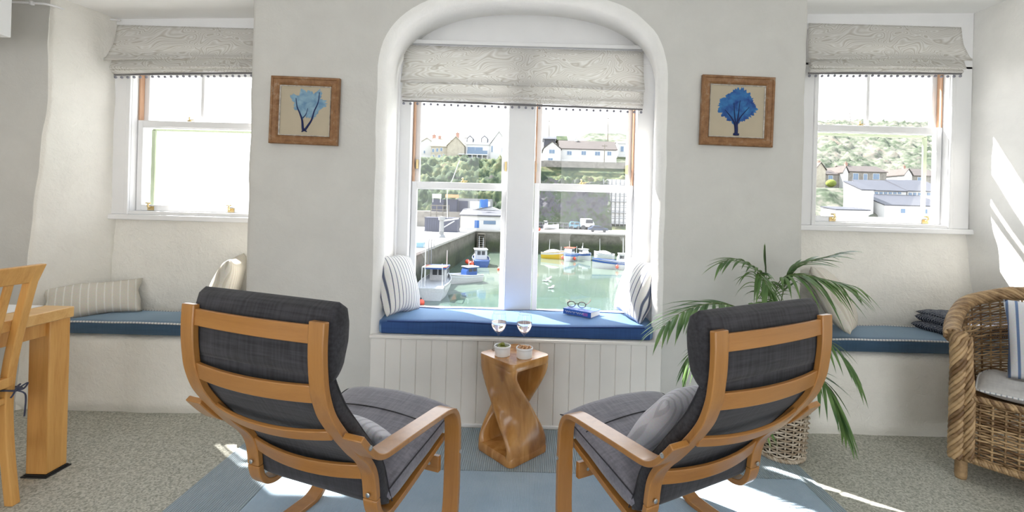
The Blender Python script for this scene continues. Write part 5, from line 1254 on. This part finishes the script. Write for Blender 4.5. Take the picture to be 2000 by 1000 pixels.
bal = mb.build('balcony', X['white'], t); mb = MB(); mb.span(c1.x-cx+2.2, c2.x-cx, -1.98, -1.93, c1.z-z0+0.1, c1.z-z0+1.0); mb.build('balustrade', X['pane'], bal)
house('clifftop_house', 'white gable end beside the balcony house on the clifftop', 957, 990, 316, 282, 257, HB-0.5, 9, X['render'], X['white'], [(961, 291, 3, 12), (981, 293, 2, 8)], [], True)
house('bungalow', 'long low white bungalow with a brown roof on the clifftop', 1094, 1204, 313, 292, 277, HB, 9, X['render'], X['tile'], [(1112, 299, 9, 7), (1140, 299, 9, 7), (1167, 300, 10, 7), (1190, 300, 8, 7)], [(1125, 271, 284, 6, X['white'])])
house('bungalow_wing', 'white gabled front wing of the clifftop bungalow', 1061, 1095, 314, 291, 277, HB-2, 10, X['render'], X['tile'], [(1078, 296, 11, 7), (1075, 311, 9, 4)], [(1058, 276, 290, 4, X['white'])], True)
house('flat_house', 'small white house at the right end of the clifftop', 1207, 1232, 302, 280, 278, HB+6, 6, X['render'], X['white'], [(1215, 291, 6, 10)], [])
house('outbuilding', 'dark shed roof showing above the bungalow wing', 1062, 1085, 290, 272, 268, HB+12, 6, X['slate'], X['slate'])
house('outbuilding', 'dark summerhouse behind the bungalow roof', 1089, 1107, 285, 274, 267, HB+12, 6, X['wood'], X['scrub'])
a, b_ = at(1046, 316, HB-3.6), at(1232, 318, HB-3.6)
mb = MB(); mb.span(a.x, b_.x, HB-3.8, HB-3.5, a.z-1.2, a.z+0.35); tag(mb.build('garden_wall', X['grey']), 'long grey garden wall below the white bungalow', 'wall')
def pole(px, y0, y1, d, label, r=0.10):
    a, b_ = at(px, y0, d), at(px, y1, d); mb = MB(); mb.tube([(a.x, d, b_.z-1), (a.x, d, a.z)], [r, r*0.6], 6); mb.span(a.x-0.7, a.x+0.7, d-0.06, d+0.06, a.z-0.5, a.z-0.35); return tag(mb.build('utility_pole', X['wood']), label, 'pole')
pole(1073, 234, 266, 135, 'tall pole on the skyline above the bungalow wing', 0.15); pole(1188, 229, 278, 140, 'tall pole on the skyline above the field', 0.16); pole(1181, 282, 314, HB-2.5, 'pole standing before the bungalow end windows', 0.13); pole(909, 266, 313, HB-2.5, 'pole between the cream gable and the balcony house', 0.09)
# right hand window buildings
house('stone_cottage', 'stone cottage pair with bay windows below the wooded hill', 1655, 1731, 368, 336, 326, 130, 9, X['grey'], X['tile'], [(1671, 345, 10, 12), (1690, 346, 7, 12), (1711, 345, 12, 11), (1671, 360, 9, 5)], [(1652, 318, 328, 4, X['brick'])])
house('cottage_gable', 'white gable with a brick chimney at the end of the stone cottages', 1646, 1656, 366, 337, 325, 129.5, 8, X['render'], X['tile'], [], [], True)
house('stone_cottage', 'small stone cottage with one window at the edge of the right view', 1611, 1645, 363, 341, 334, 131, 8, X['grey'], X['tile'], [(1622, 347, 8, 8)], [])
house('cottage_gable', 'pale gable with a red chimney at the left edge of the right view', 1592, 1612, 363, 332, 318, 130, 8, X['cream'], X['tile'], [], [(1606, 314, 322, 4, X['brick'])], True)
house('stone_cottage', 'stone cottage with brown roof above the slate sheds', 1778, 1835, 362, 344, 332, 131, 9, X['grey'], X['tile'], [(1796, 350, 8, 7)], [])
house('cottage_gable', 'white gable with a chimney above the slate sheds', 1766, 1781, 362, 342, 330, 130.5, 8, X['render'], X['tile'], [], [(1774, 323, 332, 4, X['brick'])], True)
def shed(label, x0, x1, yb, ye, yr, d, dep, strip=None):
    a, b_ = at(x0, yb, d), at(x1, yb, d); ze = at((x0+x1)/2, ye, d).z; zr = at((x0+x1)/2, yr, d+dep).z; z0 = a.z-1
    t = thing('harbour_shed', label, 'shed', ((a.x+b_.x)/2, d, z0)); hw = (b_.x-a.x)/2
    mb = MB(); mb.prism([(-hw, 0, 0), (-hw, dep, 0), (-hw, dep, zr-z0), (-hw, 0, ze-z0)], (2*hw, 0, 0)); mb.build('wall', X['render'], t)
    mb = MB(); mb.prism([(-hw-.2, -.3, ze-z0+0.02), (-hw-.2, dep, zr-z0+0.12), (-hw-.2, dep, zr-z0+0.32), (-hw-.2, -.3, ze-z0+0.22)], (2*hw+.4, 0, 0)); mb.build('roof', X['slate'], t)
    if strip:
        for (sx, sy, sw, sh) in strip:
            c = at(sx, sy, d-0.05); mb = MB(); lx, lz = c.x-(a.x+b_.x)/2, c.z-z0; w_, h_ = sw/900*d/2, sh/900*d/2; mb.span(lx-w_, lx+w_, -0.08, 0.0, lz-h_, lz+h_); mb.build('window', X['pane'], t)
shed('white quayside shed with a broad slate roof, front of the group in the right window', 1727, 1850, 432, 403, 384, 104, 8, [(1764, 412, 8, 8), (1807, 413, 8, 8)])
shed('upper slate shed with a row of clerestory windows', 1703, 1770, 385, 374, 355, 112.5, 7, [(1712+9*k, 377, 6, 4) for k in range(6)])
shed('second slate shed with clerestory windows beside the frame edge', 1772, 1850, 387, 375, 355, 112.6, 7, [(1778+9*k, 379, 6, 5) for k in range(6)])
shed('white gable shed lit by the sun behind the hedge field', 1681, 1705, 432, 372, 357, 106, 6)
shed('low grey flat shed below the hedge field', 1632, 1696, 436, 411, 407, 98, 5)
mb = MB(); c = at(1623, 358, 126); mb.ball(c, 1.2, 12, 8, (1.1, 1, 0.9)); tag(mb.build('clipped_bush', X['hedge'], smooth=True), 'bright yellow green clipped bush before the small stone cottage', 'bush')
# ---------------------------------------------------------------- quay furniture
def block(name, label, cat, x0, x1, yb, yt, d, dep, mat, zb=None, group=None):
    a, b_ = at(x0, yb, d), at(x1, yb, d); z1 = at((x0+x1)/2, yt, d).z; z0 = ZQ if zb is None else zb
    t = thing(name, label, cat, ((a.x+b_.x)/2, d, z0), 0, group); return t, (b_.x-a.x)/2, z1-z0
def container(label, x0, x1, yb, yt, d, dep, mat, zb=None):
    t, hw, h = block('shipping_container', label, 'container', x0, x1, yb, yt, d, dep, mat, zb)
    mb = MB(); n = max(int(hw*2/0.35), 4); pts = []
    for k in range(n): a, b_ = -hw+2*hw*k/n, -hw+2*hw*(k+1)/n; pts += [(a, 0, 0), (lerp(a, b_, .5), 0, 0), (lerp(a, b_, .5), -0.05, 0), (b_, -0.05, 0)]
    mb.prism(pts+[(hw, dep, 0), (-hw, dep, 0)], (0, 0, h-0.1)); mb.build('corrugated_box', mat, t)
    mb = MB(); mb.span(-hw-.04, hw+.04, -.09, dep+.04, h-0.12, h); mb.span(-hw-.04, hw+.04, -.09, dep+.04, 0, 0.12); mb.build('edge_frame', mat, t); return t
def gz(px, pb, d): return at(px, pb, d).z
mb = MB(); mb.span(-27, -4.5, 88.5, 100, ZQ-1, 0.0); st(mb.build('terrain_terrace', X['grey']))
container('big navy shipping container on the quay behind the crane', 829, 893, 452, 425, 73, 2.6, X['navy'])
container('navy container under the white board, upper terrace', 843, 866, 412, 389, 90, 3, X['navy'], 0.0)
container('navy container beside the orange lifebuoy boat, upper terrace', 872, 891, 412, 389, 90, 3, X['navy'], 0.0)
t, hw, h = block('lockup_garage', 'grey lock-up garage with a navy door on the upper terrace', 'garage', 892, 960, 411, 388, 92, 4, None, 0.0)
mb = MB(); mb.span(-hw, hw, 0, 4, 0, h); mb.build('wall', X['steel'], t)
for x0, w, m_ in ((-hw+0.3, 1.9, X['navy']), (-hw+2.6, 2.0, X['white']), (hw-2.2, 1.9, X['white'])): mb = MB(); mb.span(x0, x0+w, -0.08, 0.02, 0, h-0.5); mb.build('door', m_, t)
def board(name, label, cat, x0, x1, y0, y1, d, mat):
    a, b_ = at(x0, y1, d), at(x1, y0, d); mb = MB(); mb.span(a.x, b_.x, d, d+0.15, a.z, b_.z); mb.span(a.x+.1, a.x+.2, d, d+.1, a.z-.8, a.z); mb.span(b_.x-.2, b_.x-.1, d, d+.1, a.z-.8, a.z); return tag(mb.build(name, mat), label, cat)
board('white_board', 'white board standing on the left navy container', 'board', 844, 862, 379, 387, 89, X['white'])
pc = at(883, 383, 89); mb = MB()
for s in (-1, 1): mb.grid(lambda u, v: Vector((pc.x + 1.3*(2*u-1), 89 + s*0.35*math.sqrt(max(1-(2*u-1)**2, 0)), pc.z - 0.3 + 0.6*v)), 14, 4)
mb.grid(lambda u, v: Vector((pc.x + 1.3*(2*u-1), 89 + 0.35*(2*v-1)*math.sqrt(max(1-(2*u-1)**2, 0)), pc.z+0.1)), 14, 4)
tag(mb.build('orange_dinghy', plain('faded_orange', (0.75, 0.33, 0.16), 0.6)), 'orange and white dinghy stored on a navy container', 'dinghy')
# low fish shed with signboard
t, hw, h = block('quay_shed', 'low white quayside shed with a grey roof and blue shutters', 'shed', 899, 976, 449, 422, 83, 5, None)
mb = MB(); mb.span(-hw, hw, 0, 5, 0, h); mb.build('wall', X['render'], t)
mb = MB(); mb.prism([(-hw-.2, -.4, h), (-hw-.2, 5.2, h+1.1), (-hw-.2, 5.2, h+1.3), (-hw-.2, -.4, h+.2)], (2*hw+.4, 0, 0)); mb.build('roof', X['slate'], t)
mb = MB(); mb.span(-0.2, 2.7, -.1, .02, h-.65, h-.15); mb.build('fascia_board', X['white'], t)
for x0, w, m_ in ((-1.0, .8, X['sky']), (0.6, 2.2, X['pane'])): mb = MB(); mb.span(x0, x0+w, -.06, .02, .3 if w < 1 else 1.0, h-.8); mb.build('shutter', m_, t)
p0 = at(945, 398, 86); mb = MB(); mb.grid(lambda u, v: Vector((p0.x + lerp(-0.8, 0.8, u), 86 - 0.3*math.sin(6*u)*v - 0.4*v, p0.z + 0.9 - 1.5*v - 0.25*abs(2*u-1.2) + 0.12*math.sin(9*u))), 16, 10); tag(mb.build('blue_tarpaulin', X['sky'], smooth=True), 'bright blue tarpaulin hung over the quayside shed roof', 'tarpaulin')
t, hw, h = block('net_store', 'grey sloping roof of the net store under the blue tarpaulin', 'shed', 922, 985, 418, 404, 87, 4, None)
mb = MB(); mb.prism([(-hw, 0, 0), (hw, 0, 0), (hw, 0, h*0.8), (hw*0.2, 0, h), (-hw, 0, h*0.8)], (0, 3, 0)); mb.build('wall', X['render'], t)
mb = MB(); mb.prism([(-hw-.2, -.1, h*0.8), (hw*0.2, -.1, h+.05), (hw*0.2, -.1, h+.2), (-hw-.2, -.1, h*0.8+.15)], (0, 3.2, 0)); mb.build('roof', X['steel'], t)
# timber rack
t, hw, h = block('timber_rack', 'weathered timber rack standing before the navy containers', 'rack', 841, 876, 424, 400, 76, 2, None, gz(858, 424, 76))
for x in (-hw, -hw*0.35, hw*0.35, hw): mb = MB(); mb.span(x-.06, x+.06, 0, .12, 0, h); mb.build('upright', X['wood'], t)
for z in (0.25, 0.6, 0.95): mb = MB(); mb.span(-hw, hw, -.05, .05, h*z-.1, h*z+.05); mb.build('rail', X['wood'], t)
# crane on the quay
cp = at(859, 466, 56); t = thing('quay_crane', 'grey steel davit crane standing on the quay edge', 'crane', (at(862, 462, 60).x, 60, ZQ))
mb = MB(); mb.lathe([(0, 0), (.55, 0), (.45, .3), (.32, .4), (.28, 2.2), (0.45, 2.3), (.45, 2.7), (0, 2.75)], 14); mb.build('column', X['steel'], t, smooth='auto')
mb = MB(); q = at(896, 427, 60)-Vector(t.location); mb.tube([(0.1, 0, 2.2), q], [.15, .08], 6); mb.tube([(0.2, 0, 1.3), q*0.75+Vector((0, 0, .3))], .07, 6); mb.build('jib', X['bwhite'], t)
for px, lab in ((838, 'left of the pair of'), (843, 'right of the pair of')):
    a = at(px, 468, 44); mb = MB(); mb.tube([(a.x, 44, ZQ-1.8), (a.x, 44, a.z)], .05, 6); mb.tube([(a.x, 44, a.z), (a.x+.25, 44, a.z), (a.x+.25, 44, ZQ)], .04, 6); tag(mb.build('ladder_rail', X['steel']), f'{lab} steel ladder rails at the quay edge', 'rail')
bn = at(816, 482, 45); mb = MB(); mb.span(bn.x-.9, bn.x+.5, 45, 46, ZQ, ZQ+.5); tag(mb.build('fish_crate', X['camper'], bevel=.05), 'pale blue fish crate by the window edge on the quay', 'crate')
mb = MB(); rb = random.Random(4)
# scaffolded building
a, b_ = at(1177, 441, 99), at(1235, 441, 99); zt2 = at(1200, 350, 99).z
t = thing('scaffolded_building', 'tall building wrapped in white sheeting behind scaffolding', 'building', ((a.x+b_.x)/2, 99, ZQ)); hw = (b_.x-a.x)/2; h = zt2-ZQ
mb = MB(); mb.span(-hw+.9, hw+2, .8, 8, 0, h); mb.build('sheeted_wall', _plain('white_sheeting', (0.8, 0.8, 0.82), 0.7), t)
mb = MB()
for k in range(8): x = -hw+2*hw*k/7; mb.tube([(x, 0, 0), (x, 0, h)], .07, 5); mb.tube([(x, .7, 0), (x, .7, h)], .06, 5)
for k in range(1, 9): z = h*k/9; mb.tube([(-hw, 0, z), (hw, 0, z)], .07, 5); mb.tube([(-hw, 0, z+.4), (hw, 0, z+.4)], .05, 5)
mb.tube([(-hw-4, -.4, 0), (-hw, 0, h*0.55)], .06, 5); mb.build('scaffold_tubes', X['steel'], t)
for k in range(1, 9, 2): z = h*k/9; mb = MB(); mb.span(-hw, hw, 0, .75, z-.08, z); mb.build('scaffold_deck', X['wood'], t)
# vehicles
def vehicle(label, x0, x1, yb, yt, d, mat, prof, glassx, cat='van', name='parked_van', rz=0.0):
    a, b_ = at(x0, yb, d), at(x1, yb, d); w = b_.x-a.x; h = at((x0+x1)/2, yt, d).z - at((x0+x1)/2, yb, d).z
    t = thing(name, label, cat, ((a.x+b_.x)/2, d, ZQ), rz); poly = [((u-.5)*w, 0, .18*h+v*h*.82) for u, v in prof]
    mb = MB(); mb.prism(poly, (0, 1.8, 0)); mb.build('body', mat, t, bevel=.06)
    for (u0, v0, u1, v1) in glassx: mb = MB(); mb.prism([((u0-.5)*w, -.03, .18*h+v0*h*.82), ((u1-.5)*w, -.03, .18*h+v0*h*.82), ((u1-.5)*w-(0.03*w), -.03, .18*h+v1*h*.82), ((u0-.5)*w+(0.03*w), -.03, .18*h+v1*h*.82)], (0, .05, 0)); mb.build('window', X['dark'], t)
    for u in (.2, .8):
        mb = MB(); mb.lathe([(0, 0), (.16*h+.1, 0), (.16*h+.1, .2), (0, .2)], 14, M=Matrix.Translation(((u-.5)*w, .1, .16*h+.1)) @ Matrix.Rotation(PI/2, 4, 'X')); mb.build('wheel', X['dark'], t)
    return t
vehicle('tall white panel van parked on the quay', 1134, 1161, 440, 418, 93.5, X['white'], [(0, .08), (1, .08), (1, .5), (.93, .62), (.82, .97), (.75, 1), (.05, 1), (0, .9)], [(.36, .5, .9, .88)])
vehicle('pale blue camper van parked beside the white van', 1112, 1134, 440, 425, 94, X['camper'], [(0, .05), (1, .05), (1, .55), (.9, .95), (.1, 1), (0, .7)], [(.12, .55, .45, .9), (.5, .55, .9, .9)])
vehicle('dark blue estate car parked at the quay edge', 1150, 1188, 453, 440.5, 85, X['car'], [(0, .1), (1, .1), (1, .5), (.8, .58), (.66, .95), (.3, 1), (.12, .6), (0, .5)], [(.2, .58, .45, .92), (.48, .58, .74, .92)], 'car', 'parked_car')
# boat on a trailer, buoy, railing
def hull_mesh(L, Wd, Hh, n=16, flare=1.0):
    rings = []
    for i in range(n+1):
        t = i/n; w = Wd/2*(1-max(t-.35, 0)**2.2/(.65**2.2)*.97)*(0.9+.1*min(t*4, 1)); sh = Hh*(1+.42*t*t); k = -0.30*(1-t**3)
        x = t*L
        rings.append([Vector((x-.05*L*0, w, sh)), Vector((x, w*.96, sh*.55)), Vector((x, w*.72, -.02)), Vector((x, 0, k)), Vector((x, -w*.72, -.02)), Vector((x, -w*.96, sh*.55)), Vector((x, -w, sh)), Vector((x, -w*.9, sh*.82)), Vector((x, w*.9, sh*.82))])
    return rings
def boat(label, px, py, d, rz, L, Wd, Hh, hullm, cabin=None, cabm=None, stripe=None, masts=(), cover=None, top=None, z=None, roofm=None, fend=()):
    c = at(px, py, d); t = thing('moored_boat' if z is None else 'trailer_boat', label, 'boat', (c.x, d, ZWAT if z is None else z), rz)
    R = hull_mesh(L, Wd, Hh); R = [[p - Vector((L/2, 0, 0)) for p in r] for r in R]
    mb = MB(); mb.rings(R); mb.build('hull', hullm, t, smooth='auto')
    for s in (0, 6): mb = MB(); mb.tube([r[s] for r in R], .05, 6); mb.build('gunwale', stripe or X['white'], t)
    if stripe:
        mb = MB()
        for s in (1, -1): mb.grid(lambda u, v: R[int(u*16)][1 if s > 0 else 5].lerp(R[int(u*16)][0 if s > 0 else 6], .25+.5*v) + Vector((0, s*.03, 0)), 17, 2)
        mb.build('painted_band', stripe, t)
    if cabin:
        x0, x1, w, h = cabin; z0 = Hh*.82; x0, x1 = x0*L-L/2, x1*L-L/2
        mb = MB(); mb.prism([(x0, -w/2, z0), (x1+.15, -w/2, z0), (x1+.15, -w/2, z0+h*.55), (x1-.1, -w/2, z0+h), (x0, -w/2, z0+h)], (0, w, 0)); cb = mb.build('wheelhouse', cabm or X['white'], t, bevel=.04)
        mb = MB(); mb.span(x0-.15, x1+.05, -w/2-.1, w/2+.1, z0+h, z0+h+.08); mb.build('cabin_roof', roofm or cabm or X['white'], cb)
        for s in (-1, 1):
            for k in range(2): mb = MB(); a = lerp(x0, x1, .08+.45*k); mb.span(a, a+(x1-x0)*.36, s*w/2-.02, s*w/2+.02, z0+h*.55, z0+h*.88); mb.build('window', X['dark'], cb)
        mb = MB(); mb.span(x0-.02, x0+.02, -w*.32, -w*.04, z0+h*.5, z0+h*.9); mb.span(x0-.02, x0+.02, w*.04, w*.32, z0+h*.5, z0+h*.9); mb.build('window', X['dark'], cb)
    for (u, v, h) in masts: mb = MB(); mb.tube([(u*L-L/2, v*Wd, Hh*.8), (u*L-L/2+.02*L, v*Wd, h)], [.055, .03], 6); mb.build('mast', X['white'], t)
    if cover:
        mb = MB(); mb.grid(lambda u, v: Vector((R[int(u*12)+2][0].x, lerp(R[int(u*12)+2][6].y, R[int(u*12)+2][0].y, v)*1.03, R[int(u*12)+2][0].z + .45*math.sin(PI*v)*math.sin(PI*min(u*.9+.1, 1)))), 13, 9); mb.build('cover', cover, t, smooth=True)
    for (u, s) in fend: mb = MB(); mb.ball((u*L-L/2, s*(Wd/2+.12), .45*Hh), .22, 10, 7, (1, 1, 1.3)); mb.build('fender', X['red'], t, smooth=True)
    return t
b1 = boat('grey white trawler with a blue awning moored nearest the window', 853, 572, 41.5, math.radians(91), 6.2, 2.6, 1.25, X['bwhite'], (.55, .82, 1.5, 1.25), X['white'], X['white'], [(.12, .25, 4.2), (.55, -.3, 3.9), (.9, 0, 2.4)], None, fend=[(.05, .8), (.1, .9)])
mb = MB(); mb.span(-1.1, 1.2, -.95, .95, 2.35, 2.5); aw = mb.build('awning', X['bblue'], b1); mb = MB(); mb.span(-1.12, .2, -.97, .97, 2.51, 2.56); mb.build('awning_panel', X['red'], aw)
mb = MB(); 
for s in (-1, 1): mb.tube([(-2.6, s*.9, .95), (-2.5, s*.85, 2.7), (-1.0, s*.85, 2.7), (-1.0, s*.9, .95)], .045, 6)
mb.tube([(-2.5, -.85, 2.7), (-2.5, .85, 2.7)], .045, 6); mb.build('gallows_frame', X['white'], b1)
boat('small white open boat moored behind the trawler', 902, 547, 48, math.radians(220), 4.4, 1.75, .75, X['white'], (.15, .42, 1.1, .95), X['bblue'], X['bwhite'], [(.3, 0, 2.3)], roofm=X['white'])
boat('white cabin boat with a royal blue hull moored by the quay corner', 938, 510, 63, math.radians(100), 5.4, 2.3, 1.0, X['bblue'], (.25, .68, 1.6, 1.3), X['white'], X['white'], [(.45, .1, 3.9), (.75, -.2, 3.6)], fend=[(.1, .9), (.35, 1)])
boat('yellow hulled boat with a white topside by the far quay wall', 1080, 505, 73, math.radians(-22), 3.6, 1.6, .95, X['yellow'], None, None, X['white'], [(.3, .1, 3.0), (.85, 0, 2.0)], X['white'])
boat('blue and white cabin boat moored beside the yellow boat', 1112, 508, 71, math.radians(-118), 3.6, 1.75, .9, X['white'], (.3, .66, 1.2, 1.2), X['white'], X['sky'], [(.5, 0, 3.0)], roofm=X['red'], fend=[(.6, 1), (.6, -1)])
boat('white boat with a navy stripe and stern arch by the far quay wall', 1140, 506, 73, math.radians(-62), 3.8, 1.7, .85, X['white'], (.35, .62, 1.1, .9), X['white'], X['bblue'], [(.4, 0, 2.6), (.15, .3, 2.0), (.15, -.3, 2.0)])
boat('small white boat under a white cover by the far quay wall', 1179, 504, 75, math.radians(152), 3.3, 1.5, .8, X['white'], None, None, X['bwhite'], [(.7, 0, 3.2)], X['white'])
boat('long white motor boat beside the ticking cushion', 1200, 521, 62.5, math.radians(172), 6.0, 1.9, .95, X['white'], (.16, .42, 1.5, 1.25), X['white'], X['bblue'], [(.25, .1, 5.0), (.3, -.1, 4.2)], fend=[(.45, 1)])
boat('white boat resting on the quay behind the red buoy', 1077, 443, 88, math.radians(4), 2.9, 1.3, .55, X['white'], (.05, .2, .6, .9), X['white'], X['bwhite'], (), None, z=ZQ+.35)
for px, py, d, lab in ((912, 511, 62, 'upper'), (920, 515, 61, 'lower')):
    pass
by = None
for i, (px, py, d, lab) in enumerate(((913, 511, 57, 'red mooring buoy near the blue hulled boat'), (920.5, 515, 56, 'red mooring buoy touching the blue hulled boat'), (881, 542, 47.5, 'red mooring buoy between the trawler and the small white boat'), (919, 538, 49, 'red mooring buoy beyond the small white boat'), (822, 592, 37, 'red mooring buoy below the trawler stern'), (1053, 447, 84, 'red buoy lying on the quay'), (976, 516, 58, 'small pale buoy floating in the middle of the harbour'))):
    c = at(px, py, d)
    if by is None:
        mb = MB(); mb.ball((0, 0, 0), .30, 12, 8); o = mb.build('mooring_buoy', X['red'], smooth=True); mb = MB(); mb.lathe([(0, .28), (.06, .28), (.06, .4), (0, .4)], 8); mb.build('ring', X['dark'], o); by = o
    else: o = copy_tree(by)
    o.location = (c.x, d, ZQ+.28 if i == 5 else ZWAT+.12 if i not in (0, 1) else c.z)
    tag(o, lab, 'buoy', 'mooring buoys')
gl = None
for i, (px, py) in enumerate(((1065, 548.5), (1071, 544), (1076, 562))):
    c = atz(px, py, ZWAT+.1)
    if gl is None:
        mb = MB(); P = crom([(-.32, 0, .10), (-.2, 0, .10), (0, 0, .09), (.18, 0, .12), (.26, 0, .2), (.31, 0, .27), (.38, 0, .27), (.45, 0, .26)], 3); mb.tube(P, [.01]+[interp([(0, .03), (.4, .13), (.6, .12), (.75, .06), (.9, .06), (1, .01)], i/(len(P)-1)) for i in range(1, len(P))], 8); o = mb.build('seagull', X['white'], smooth=True)
        mb = MB()
        for s in (-1, 1): mb.add([(.1, s*.11, .14), (-.1, s*.13, .18), (-.40, s*.04, .17), (-.05, s*.14, .08)], [(0, 1, 2, 3)])
        mb.build('folded_wing', X['bwhite'], o); mb = MB(); mb.tube([(.44, 0, .26), (.53, 0, .245)], [.02, .004], 5); mb.build('beak', X['yellow'], o); gl = o
    else: o = copy_tree(gl)
    o.location = (c.x, c.y, ZWAT); o.rotation_euler = (0, 0, .3*i)
    tag(o, ['white gull floating on the water, leftmost of the close pair', 'white gull floating on the water, right of the close pair', 'lone white gull floating nearest the window seat'][i], 'gull', 'floating gulls')
t = thing('quay_railing', 'low steel railing along the far quay before the vans', 'railing', (at(1090, 440, 90).x, 90, ZQ))
for k in range(9): mb = MB(); x = -4+k; mb.tube([(x, 0, 0), (x, 0, 1.4)], .04, 5); mb.build('post', X['steel'], t)
for z in (.75, 1.4): mb = MB(); mb.tube([(-4, 0, z), (4, 0, z)], .035, 5); mb.build('rail', X['steel'], t)

pts = [at(874, 426, 70), at(874, 372, 70), at(884, 350, 70), at(898, 312, 70)]; mb = MB(); mb.tube(crom(pts, 4), 0.06, 5)
tag(mb.build('leaning_pole', X['white']), 'slender white bent pole rising in front of the navy containers', 'pole')
# ================================================================== LIGHT AND CAMERA
sc = bpy.context.scene
w = bpy.data.worlds.new('hazy_white_sky'); sc.world = w; w.use_nodes = True; nt = w.node_tree
bg = nt.nodes['Background']
tc = nt.nodes.new('ShaderNodeTexCoord'); sp = nt.nodes.new('ShaderNodeSeparateXYZ'); nt.links.new(tc.outputs['Generated'], sp.inputs[0])
r = ramp(nt, [(0.0, (0.93, 0.94, 0.93)), (0.50, (1.0, 1.0, 0.99)), (0.62, (0.96, 0.98, 1.0)), (1.0, (0.70, 0.83, 1.0))])
mr = nt.nodes.new('ShaderNodeMapRange'); mr.inputs['From Min'].default_value = -1; mr.inputs['From Max'].default_value = 1; nt.links.new(sp.outputs[2], mr.inputs['Value'])
nt.links.new(mr.outputs[0], r.inputs['Fac']); nt.links.new(r.outputs['Color'], bg.inputs['Color']); bg.inputs['Strength'].default_value = WORLD
def light(name, kind, loc, energy, **kw):
    l = bpy.data.lights.new(name, kind); l.energy = energy
    for k, v in kw.items(): setattr(l, k, v)
    o = bpy.data.objects.new(name, l); col.objects.link(o); o.location = loc; return o
s = light('sun', 'SUN', (-10, 20, 20), SUN, angle=math.radians(0.8), color=(1.0, 0.96, 0.9))
s.rotation_euler = Vector(SUNDIR).to_track_quat('-Z', 'Y').to_euler()
cam = bpy.data.cameras.new('camera'); co = bpy.data.objects.new('camera', cam); col.objects.link(co)
cam.sensor_width = 36; cam.lens = 36*F/2000
# principal point: photo centre relative to the horizon point, expressed in the rolled camera frame
u, v = 1000-CX, 500-CY
cam.shift_x = u/2000; cam.shift_y = -v/2000
co.location = (0, 0, H); co.rotation_euler = (PI/2, 0, 0)
co.rotation_euler = (Matrix.Rotation(PI/2, 4, 'X') @ Matrix.Rotation(ROLL, 4, 'Z')).to_euler()
cam.clip_start = 0.05; cam.clip_end = 800
sc.camera = co
for a_, v_ in (('max_bounces', 8), ('diffuse_bounces', 5), ('glossy_bounces', 4), ('transmission_bounces', 8), ('transparent_max_bounces', 12), ('caustics_reflective', False), ('caustics_refractive', False), ('sample_clamp_indirect', 6.0)):
    try: setattr(sc.cycles, a_, v_)
    except Exception: pass
sc.view_settings.view_transform = 'Standard'; sc.view_settings.look = 'None'; sc.view_settings.exposure = EXPO; sc.view_settings.gamma = 1.0
